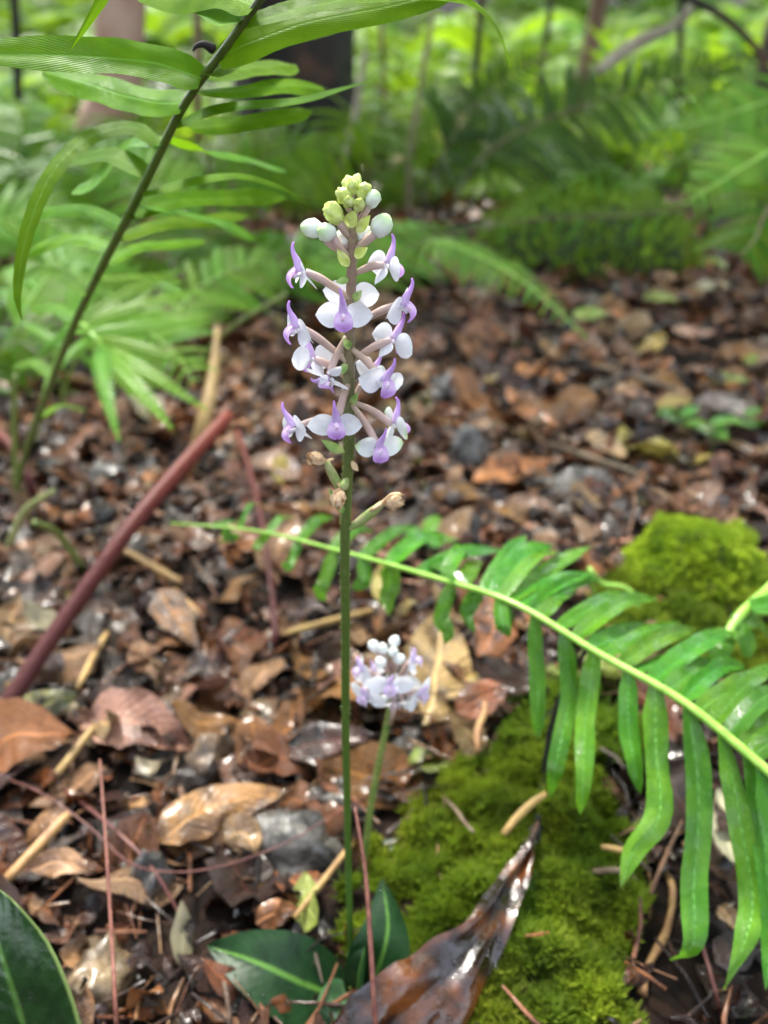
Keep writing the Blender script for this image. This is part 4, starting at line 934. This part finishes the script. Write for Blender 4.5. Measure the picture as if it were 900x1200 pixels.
stick('rootlet', 'dark red rootlet slanting across the bare soil', 'root', [G(60, 915), P(120, 960, .365), P(180, 1020, .345), G(230, 1110)], [.0008, .0008, .0006], 'root', 5)
stick('rootlet', 'fine red rootlet under the hanging fern tips', 'root', [G(815, 1075), P(824, 1110, .305), P(838, 1160, .292), G(845, 1195)], [.0007, .0007, .0005], 'root', 5)
stick('rootlet', 'red brown rootlet curling above the moss bank', 'root', [G(470, 905), P(500, 935, .378), P(530, 955, .37), G(560, 975)], [.0007, .0007, .0005], 'root', 5)
stick('rootlet', 'knobbly pale root at the right edge of the moss bank', 'root', [G(770, 1010, .004), G(788, 1040, .006), G(781, 1090, .006), G(760, 1130, .006), G(752, 1165, .004)], [.0008, .0014, .0012, .0017, .0010, .0019], 'straw', 8)
stick('twig', 'dark stalk of the wet curled leaf reaching up into the fern', 'twig', [G(628, 985, .012), P(636, 915, .375), P(646, 850, .37), P(664, 800, .36), P(690, 758, .345)], [.0016, .0014, .0011, .0009], 'bark', 7)
stick('twig', 'grey twig lying across the moss cushion', 'twig', [G(735, 655, .008), P(790, 655, .535), P(850, 672, .53), P(895, 684, .53), G(960, 690, .006)], [.0018, .0026, .0026, .002], 'twig', 7)
STICKS = [  # px from, to, radius mm, material, label
    (125, 742, 90, 806, 2.6, 'straw', 'short golden straw leaning by the red stalk'), (145, 645, 212, 682, 3.2, 'straw', 'pale split straw under the red stalk'), (205, 690, 235, 720, 2.0, 'straw', 'short brown straw beyond the split one'),
    (0, 1038, 82, 952, 3.2, 'straw', 'beige stick lying beside the dark glossy leaf'), (55, 920, 112, 850, 2.6, 'straw', 'golden stalk lying by the olive leaf'), (450, 712, 335, 742, 2.6, 'straw', 'brown stick lying behind the orchid stem'),
    (560, 880, 568, 822, 2.2, 'straw', 'short upright straw under the fern leaflets'), (415, 985, 345, 1075, 1.8, 'straw', 'pale thin stick beside the lime leaf'), (590, 978, 640, 930, 2.4, 'straw', 'pale twig lying on the moss above the curled leaf'),
    (705, 992, 742, 1000, 1.6, 'straw', 'stubby pale twig on the dark soil at the moss edge'), (690, 1022, 735, 1020, 1.6, 'twig', 'stubby brown twig on the dark soil at the moss edge'), (520, 935, 555, 975, 1.3, 'twig', 'thin brown twig lying on the moss bank'),
    (270, 1200, 262, 1150, 1.2, 'twig', 'thin upright twig beside the orchid leaf'), (380, 640, 470, 600, 2.4, 'twig', 'dark stick behind the spent flowers'), (640, 520, 760, 560, 3.4, 'twig', 'dark twig lying on the open litter'), (700, 430, 790, 455, 4.0, 'twig', 'thick dark twig lying farther on the litter')]
for x0, y0, x1, y1, r, m, lb in STICKS:
    a, e = G(x0, y0, .012), G(x1, y1, .018); d = (e - a)
    stick('stick', lb, 'stick', [a, a.lerp(e, .4) + Vector((random.gauss(0, .0008), 0, .0005)), a.lerp(e, .75) + Vector((random.gauss(0, .0008), 0, .0004)), e], [r * .0006, r * .00075, r * .0007, r * .0005], m, 6, 8)

# ------------------------------------------------------------------ stones
def stone(x, y, wpx, hpx, m, label, seed, flat=.6, rot=0.0, lift=0.0):
    g = G(x, y + hpx * .3); d = (g - CP).dot(FWD); a = wpx / FPX * d * .5; h = hpx / FPX * d * .62
    mb = MB(); ax = Vector((math.cos(rot), math.sin(rot) * .9, 0)); ay = Vector((-math.sin(rot), math.cos(rot), 0))
    def facet(q): return 1 - .16 * max(0, q.z - .45) - .10 * max(0, q.x - .5)
    mb.blob(g + ZA * (h * .16 + lift), ax * a, ay * a * .75, ZA * h * flat * 1.25, 24, 16, .42, seed, facet)
    return tag(mb.build('stone', M[m]), label, 'stone')
for i, q in enumerate([(248, 878, 70, 70, 'stone_tan', 'rounded tan stone wedged in the litter', .8), (330, 835, 105, 50, 'stone_tan', 'flat tan stone left of the orchid stem', .7), (345, 980, 120, 80, 'stone_grey', 'wet dark grey stone beside the orchid stem', .7),
          (470, 882, 115, 40, 'stone_grey', 'long blue grey stone under the small orchid', .8), (180, 1010, 60, 120, 'stone_grey', 'long flaky grey stone in the wet litter', .5), (548, 530, 60, 70, 'stone_grey', 'upright grey stone right of the lowest flowers', .9),
          (676, 566, 110, 44, 'stone_grey', 'flat grey slab lying in the open litter', .7), (735, 341, 40, 22, 'stone_grey', 'small grey pebble in the far clearing', .8), (530, 455, 70, 60, 'stone_grey', 'dark rounded stone right of the flower spike', .7),
          (405, 930, 80, 50, 'stone_grey', 'dull grey brown stone behind the orchid stem', .7), (20, 800, 60, 50, 'stone_grey', 'grey stone under the red stalk', .7), (130, 560, 60, 50, 'stone_grey', 'grey stone at the foot of the tall fern', .7), (640, 630, 60, 30, 'stone_grey', 'small stone in front of the slab', .6), (120, 1120, 110, 130, 'stone_tan', 'large wet tan stone behind the thin straight twig', .45)]):
    stone(q[0], q[1], q[2], q[3], q[4], q[5], i * 3.7 + 1, q[6], random.uniform(-.5, .5) if q[2] > q[3] else 1.2)
def moss_stone():
    c = G(700, 322); mb = MB(); h = .075
    root = thing('mossy_stone', 'mossy stone under the hanging fern beyond the clearing', 'stone', c)
    mb.blob(c + Vector((0, .06, .02)), XA * .14, YA * .10, ZA * h, 20, 12, .2, 6.0); st = mb.build('stone', M['moss_bed'], root)
    rd = random.Random(2); mo = MB()
    for k in range(3500):
        v = mb.v[rd.randrange(22, len(mb.v) - 60)] ; q = v + Vector((rd.gauss(0, .012), rd.gauss(0, .012), rd.gauss(0, .005)))
        ax = ((q - c) + Vector((rd.gauss(0, .03), rd.gauss(0, .03), .05))).normalized(); hh = .012 * rd.uniform(.6, 1.4); t = ax.cross(Vector((rd.gauss(0, 1), rd.gauss(0, 1), 0))).normalized() * hh * .3
        cc = rd.uniform(.6, 1.2); mo.add([q, q + ax * hh * .5 - t, q + ax * hh, q + ax * hh * .5 + t], [(0, 1, 2, 3)], None, (cc, cc * 1.1, cc))
    tag(mo.build('moss_leaves', M['moss'], root, smooth=False), kind='stuff')
moss_stone()

# ------------------------------------------------------------------ leaves that stand out
def px_leaf(name, label, pts, width_px, nrm, m, prof='ovate', fold=.15, cup=.1, wave=.12, ragged=.15, lift=.006, seed=1.0, rows=12, ground=True, cat='leaf', cols=6):
    q = []
    for p in pts:
        if len(p) == 3: q.append(P(*p))
        else: q.append(G(p[0], p[1], lift))
    d = sum(((v - CP).dot(FWD) for v in q)) / len(q)
    mb = MB(); mb.leaf(spline(q, rows), width_px / FPX * d, Vector(nrm), prof, cols, fold, cup, wave, ragged, seed)
    return tag(mb.build(name, M[m]), label, cat)

# the wet curled leaf on the moss
cl = px_leaf('dead_leaf', 'wet dark brown curled leaf lying over the moss bank', [(630, 965), (612, 1010), (585, 1060), (550, 1110), (505, 1160), (455, 1205), (400, 1250)], 122, (.45, -.5, .75), 'wet_brown', 'fan', .8, -.55, .2, .3, .018, seed=4.2, rows=26, cols=12)
droplets(cl, cl, 60, .0004, .0012, 9)
# the big dark leaf low in the left corner
sb = G(95, 1420)
sr = thing('seedling', 'dark glossy broad leaf with a pale edge in the wet litter', 'plant', sb)
lf = MB(); lf.leaf(spline([P(76, 1335, .285), P(40, 1240, .268), P(14, 1155, .262), P(-10, 1085, .262), P(-32, 1030, .266)], 22), .0365, Vector((-.15, -.62, .8)), 'ovate', 12, fold=.16, wave=.03, seed=2.0)
lf = lf.build('leaf', M['dark_leaf'], sr)
st = MB(); st.tube(spline([sb - ZA * .004, P(96, 1385, .30), P(76, 1335, .285)], 8), [.0014, .0012, .001], 7); st.build('stem', M['stem_pale'], sr)
l2 = MB(); l2.leaf(spline([P(90, 1370, .295), P(20, 1380, .29), P(-80, 1360, .30)], 12), .03, Vector((0, -.3, 1)), 'ovate', 6, fold=.16); l2.build('leaf', M['dark_leaf'], sr)
droplets(sr, lf, 26, .0003, .0007, 11)

LEAVES = [  # label, path pixels, width px, material, normal
    ('large pinkish orange crumpled leaf left of the tan stones', [(100, 850), (160, 845), (225, 880)], 70, 'dead_pinkish', (0, -.5, 1)),
    ('olive green leaf tucked beside the red stalk', [(10, 836), (50, 826), (92, 812)], 44, 'dead_olive', (0, -.5, 1)),
    ('small lime green leaf standing by the orchid stem', [(372, 1082), (360, 1055), (358, 1022)], 42, 'dead_lime', (-.2, -1, .5)),
    ('large ochre leaf standing behind the small orchid', [(500, 845), (512, 780), (520, 705)], 82, 'dead_tan', (.1, -1, .5)),
    ('cream yellow leaf upright behind the hanging fern tips', [(860, 1010), (846, 965), (845, 915)], 34, 'dead_cream', (0, -1, .4)),
    ('long wet russet leaf lying behind the grey stone', [(185, 985), (250, 945), (345, 925)], 56, 'dead_orange_brown', (0, -.4, 1)),
    ('bright yellow leaf scrap just behind the fern stalk', [(446, 705), (450, 675), (466, 645)], 24, 'dead_yellow', (0, -1, .4)),
    ('orange scrap of leaf right of the curled stone', [(300, 1082), (325, 1068), (350, 1064)], 30, 'dead_orange_brown', (0, -.6, 1)),
    ('dark red brown wet leaf behind the grey stone', [(330, 880), (380, 868), (440, 862)], 46, 'dead_dark_brown', (0, -.4, 1)),
    ('tan curled leaf at the upper left of the grey stone', [(262, 985), (285, 975), (300, 1000)], 44, 'dead_tan', (.3, -.5, 1)),
    ('pale tan leaf lying left of the wet stone', [(35, 1020), (70, 1010), (108, 1020)], 34, 'dead_tan', (0, -.4, 1)),
    ('yellow green leaf fallen by the drooping fern tip', [(672, 372), (697, 368), (722, 372)], 24, 'dead_lime', (0, -.3, 1)),
    ('lime leaf fallen in the far clearing', [(755, 352), (775, 350), (800, 356)], 22, 'dead_lime', (0, -.3, 1)),
    ('broad beige leaf fallen in the far clearing', [(785, 385), (812, 392), (838, 388)], 32, 'dead_pinkish', (0, -.3, 1)),
    ('cream leaf with rounded tip in the far clearing', [(815, 340), (842, 336), (865, 338)], 22, 'dead_cream', (0, -.3, 1)),
    ('pale green oval leaf fallen in the clearing', [(832, 446), (855, 444), (878, 448)], 20, 'dead_lime', (0, -.3, 1)),
    ('yellow oval leaf fallen beside the seedlings', [(768, 478), (792, 470), (815, 468)], 24, 'dead_yellow', (0, -.3, 1)),
    ('broad grey tan leaf beside the yellow leaf', [(815, 470), (850, 475), (884, 492)], 34, 'dead_grey_brown', (0, -.3, 1)),
    ('pale green round leaf at the far end of the clearing', [(822, 312), (838, 308), (852, 316)], 18, 'dead_lime', (0, -.4, 1)),
    ('yellow leaf on its edge in the clearing', [(755, 412), (770, 400), (778, 388)], 20, 'dead_yellow', (0, -.8, 1)),
    ('orange tan leaf leaning right of the spent flowers', [(555, 565), (600, 550), (650, 540)], 34, 'dead_orange_brown', (0, -.5, 1)),
    ('rusty folded leaf right of the grey upright stone', [(595, 455), (620, 480), (655, 500)], 26, 'dead_orange_brown', (0, -.5, 1)),
    ('tan leaf lying under the dark twig of the clearing', [(690, 505), (715, 525), (735, 535)], 28, 'dead_tan', (0, -.5, 1)),
    ('long dark brown leaf behind the fern stalk', [(560, 770), (580, 730), (575, 690)], 50, 'dead_russet', (0, -.8, .6)),
    ('copper leaf curled beside the ochre leaf', [(535, 835), (570, 815), (600, 805)], 40, 'dead_russet', (0, -.5, 1)),
    ('short red brown leaf in the corner soil', [(840, 1130), (865, 1110), (890, 1100)], 40, 'dead_dark_brown', (0, -.5, 1)),
    ('small tan leaf scrap on the dark corner soil', [(842, 1062), (855, 1075), (860, 1090)], 22, 'dead_tan', (0, -.5, 1)),
    ('rusty leaf with a torn edge beside the straws', [(185, 690), (200, 715), (235, 760)], 40, 'dead_russet', (0, -.5, 1)),
    ('pinkish leaf by the foot of the lacy fern', [(350, 560), (320, 540), (285, 545)], 30, 'dead_pinkish', (0, -.5, 1)),
    ('light orange leaf right below the level fern', [(585, 600), (620, 590), (650, 600)], 26, 'dead_pinkish', (0, -.5, 1)),
]
for i, (lb, pp, w_, m, n) in enumerate(LEAVES):
    px_leaf('leaf' if 'lime' in m or 'olive' in m else 'dead_leaf', lb, pp, w_, n, m, random.choice(['ovate', 'ovate', 'lance']), .12, random.uniform(-.2, .3), .16, .2, .017, i * 1.9 + .5)

# small seedlings in the clearing and under the tall fern
def seedling(x, y, n, size, label, m='pinna', seed=0):
    b = G(x, y); rd = random.Random(seed); root = thing('seedling', label, 'plant', b); top = b + ZA * size * 1.2
    s = MB(); s.tube(spline([b - ZA * .003, b.lerp(top, .5) + Vector((.003, 0, 0)), top], 6), [.0012, .001, .0008], 6); s.build('stem', M['stem_pale'], root)
    for k in range(n):
        a = k * 2.4 + rd.uniform(-.3, .3); p = b.lerp(top, .5 + .5 * k / n); d = Vector((math.cos(a), math.sin(a), .25))
        mb = MB(); mb.leaf(spline([p, p + d * size * .5 + ZA * size * .08, p + d * size - ZA * size * .05], 7), size * .5, ZA, 'ovate', 4, fold=.15); mb.build('leaf', M[m], root)
for i, q in enumerate([(830, 535, 6, .026, 'green seedling with shiny leaves in the clearing'), (795, 520, 5, .024, 'small green seedling beside the yellow leaf'), (868, 520, 4, .022, 'tiny seedling with narrow green leaves right of the others'), (605, 1075, 5, .006, 'tiny round leaved seedling beside the wet curled leaf'), (618, 1045, 5, .006, 'tiny blue green seedling on the shaded moss'),
                       (500, 660, 4, .02, 'little green seedling behind the fern leaflets'), (10, 420, 6, .06, 'broad leaved seedling left of the lacy fern'), (455, 238, 5, .075, 'yellow leaved seedling behind the flower buds'), (530, 222, 6, .13, 'orange yellow leaved seedling under the dark fern'), (520, 235, 6, .10, 'lime leaved seedling behind the orchid tip'), (430, 210, 6, .10, 'yellow green seedling beside the pale dead stalk')]):
    seedling(*q, m='sheath' if i in (3, 4) else 'dead_yellow' if i in (7, 8) else 'pinna' if i < 7 else 'fern_b', seed=i)

# ------------------------------------------------------------------ leaf litter
def litter_shape(k):
    rd = random.Random(k + 100); mb = MB(); L_ = 1.0; w_ = rd.uniform(.38, .62); c = rd.uniform(-.35, .35)
    pts = [Vector((.06 * math.sin(u * 4 + k), (u - .5) * L_, c * ((u - .5) ** 2) * 2 + .06 * math.sin(u * 9 + k))) for u in [i / 7 for i in range(8)]]
    mb.leaf(pts, w_, ZA + XA * rd.uniform(-.3, .3), rd.choice(['ovate', 'lance', 'ovate']), 4, fold=rd.uniform(-.3, .4), cup=rd.uniform(-.5, .5), wave=.22, ragged=.3, seed=k * 3.3)
    return mb
SHAPES = [litter_shape(k) for k in range(14)]
SHV = [np.array([tuple(v) for v in s.v]) for s in SHAPES]
pieces = []
names = list(DEAD)
wts = np.array([.24, .14, .17, .13, .24, .07, .008, .004, .012, .006]); wts /= wts.sum()
def in_moss(x, y): return any(in_poly(x, y, p) for p in MOSS_POLYS)
def scatter(n, y0, y1, smin, smax, lmax, tilt):
    for _ in range(n):
        y = y0 + (y1 - y0) * math.sqrt(rng.random()) if y1 > .8 else rng.uniform(y0, y1)
        hw = .10 + y * .62; x = rng.uniform(-hw, hw)
        if in_moss(x, y): 
            if rng.random() > .03: continue
        if ((x + .018) / .048) ** 2 + ((y - .194) / .036) ** 2 < 1 and smax > .025: continue      # the orchid's own leaves lie here
        s = smin + (smax - smin) * rng.random() ** 1.6
        nm = str(rng.choice(names, p=wts))
        if y < .22 and s > .026: continue
        if x > .085 and y < .30 and rng.random() < .75: nm = 'dark_brown'      # the wet black corner right of the moss
        if x > .085 and y < .30 and rng.random() < .35: continue
        pieces.append((x, y, s, rng.random() * lmax, rng.normal(0, tilt), rng.normal(0, tilt), rng.uniform(0, 6.283), int(rng.integers(len(SHAPES))), nm))
scatter(1700, .12, .85, .022, .046, .006, .28)      # matted whole leaves
scatter(2600, .12, .75, .006, .024, .007, .55)        # scraps
scatter(240, .12, .8, .030, .052, .013, .40)
scatter(2600, .6, 1.8, .028, .075, .010, .34)
scatter(2400, .6, 1.8, .012, .030, .014, .6)
scatter(4200, 1.4, 4.5, .03, .08, .016, .45)
def pmat(p):
    x, y, s, l, ta, tb, rz, sh, nm = p
    z = gz(x, y) + .002 + l + s * .12 * (abs(ta) + abs(tb))
    return Matrix.Translation((x, y, z)) @ Matrix.Rotation(rz, 4, 'Z') @ Matrix.Rotation(ta, 4, 'X') @ Matrix.Rotation(tb, 4, 'Y') @ Matrix.Scale(s, 4)
def score(p):
    v = Vector((p[0], p[1], 0)) - CP; d = v.dot(FWD); px, py = 450 + FPX * v.x / d, 600 - FPX * v.dot(UPV) / d
    if not (-20 < px < 920 and 250 < py < 1230): return -1
    return p[2] / d * (0.5 + p[3] / .012)
order = sorted(range(len(pieces)), key=lambda i: -score(pieces[i]))
LAND = []
for x, y, t in [(248, 895, 'rounded tan stone'), (330, 850, 'flat tan stone'), (345, 1000, 'wet dark grey stone'), (470, 890, 'long blue grey stone'), (180, 1040, 'flaky grey stone'), (548, 550, 'upright grey stone'), (676, 580, 'flat grey slab'),
                (735, 346, 'small grey pebble'), (530, 470, 'dark rounded stone'), (130, 1160, 'large wet tan stone'), (60, 825, 'olive leaf'), (40, 1100, 'dark glossy leaf'), (90, 780, 'red purple stalk'), (320, 760, 'thin dull red stalk'), (100, 770, 'golden straw'),
                (180, 665, 'split straw'), (40, 1000, 'beige stick'), (510, 800, 'ochre leaf'), (360, 1060, 'small lime leaf'), (330, 1160, 'dark orchid leaf'), (412, 1120, 'foot of the tall orchid'), (424, 1030, 'foot of the short orchid'), (810, 720, 'moss cushion'), (850, 1150, 'hanging fern tips'),
                (830, 540, 'shiny seedling'), (792, 475, 'yellow oval leaf'), (855, 446, 'pale green oval leaf'), (812, 392, 'broad beige leaf'), (697, 370, 'drooping fern tip'), (700, 330, 'mossy stone'), (330, 345, 'black trunk fern spray'), (150, 480, 'lacy fern'), (15, 585, 'foot of the dark fern stalk'),
                (220, 560, 'orange bent stick'), (620, 480, 'rusty folded leaf'), (700, 540, 'dark twig of the clearing'), (745, 440, 'thick dark twig'), (450, 690, 'yellow leaf scrap'), (580, 730, 'fern stalk'), (270, 640, 'tip of the strap leaved frond'), (900, 600, 'young fern stalk'), (400, 560, 'spent orchid flowers'), (640, 410, 'edge of the clearing'), (880, 340, 'dark hollow')]:
    g = G(x, y); LAND.append((g.x, g.y, t))
cache = {}
for i in order[:260]:
    p = pieces[i]; key = (p[7], p[8])
    if key not in cache: cache[key] = SHAPES[p[7]].mesh('dead_leaf', M['dead_' + p[8]])
    o = bpy.data.objects.new('dead_leaf', cache[key]); COL.objects.link(o); o.matrix_world = pmat(p)
    near = min(LAND, key=lambda q: (q[0] - p[0]) ** 2 + (q[1] - p[1]) ** 2)
    size = 'big' if p[2] > .042 else 'small' if p[2] < .027 else 'medium'
    tag(o, '%s %s dead leaf in the litter beside the %s' % (size, p[8].replace('_', ' '), near[2]), 'leaf', p[8].replace('_', ' ') + ' leaves of the litter')
mb = MB()
for i in order[260:]:
    p = pieces[i]; m = np.array(pmat(p)); V = SHV[p[7]] @ m[:3, :3].T + m[:3, 3]
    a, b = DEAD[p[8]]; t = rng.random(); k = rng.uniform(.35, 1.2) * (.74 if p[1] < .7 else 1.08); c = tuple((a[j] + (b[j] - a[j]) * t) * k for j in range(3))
    mb.add([tuple(v) for v in V], SHAPES[p[7]].f, SHAPES[p[7]].uv, c)
tag(mb.build('leaf_litter', M['litter']), 'brown carpet of dead leaves and scraps covering the forest soil', 'leaf litter', kind='stuff')
mb = MB()
for k in range(1500):
    p = pieces[order[rng.integers(900)]]; m = pmat(p); sh = SHAPES[p[7]]; v = m @ Vector(sh.v[rng.integers(len(sh.v))]); r = rng.uniform(.0005, .0014) * (.7 + p[1])
    mb.blob(v + ZA * r * .4, XA * r, YA * r, ZA * r * .8, 7, 4)
tag(mb.build('water_droplets', M['drop']), 'clear rain beads scattered over the wet leaf litter', 'water drops', kind='stuff')
# crumbs, needles and rootlets between the leaves
mb = MB()
for k in range(4200):
    y = rng.uniform(.12, 1.5); hw = .1 + y * .55; x = rng.uniform(-hw, hw)
    if in_moss(x, y) and rng.random() > .05: continue
    L_ = rng.uniform(.008, .05) * (.6 + y * .5); a = rng.uniform(0, 6.283); z = gz(x, y) + rng.uniform(.002, .012); c0 = rng.random()
    q = Vector((x, y, z)); d = Vector((math.cos(a), math.sin(a), rng.normal(0, .18))); b0 = len(mb.v)
    r = rng.uniform(.0003, .0012) * (.7 + y * .6)
    mb.tube([q, q + d * L_ * .5 + Vector((rng.normal(0, .06), rng.normal(0, .06), .05)) * L_, q + d * L_], [r, r, r * .6], 4, False)
    nm = DEAD[str(rng.choice(['tan', 'russet', 'dark_brown', 'grey_brown', 'pinkish', 'dark_brown']))]; c = nm[0] if c0 < .5 else nm[1]
    mb.c.extend([c] * (len(mb.v) - b0))
tag(mb.build('twig_debris', M['litter']), 'fine twigs and rootlets strewn through the leaf litter', 'twigs', kind='stuff')
print('objects', len(bpy.data.objects), 'tris', sum(len(m.polygons) * 2 for m in bpy.data.meshes))
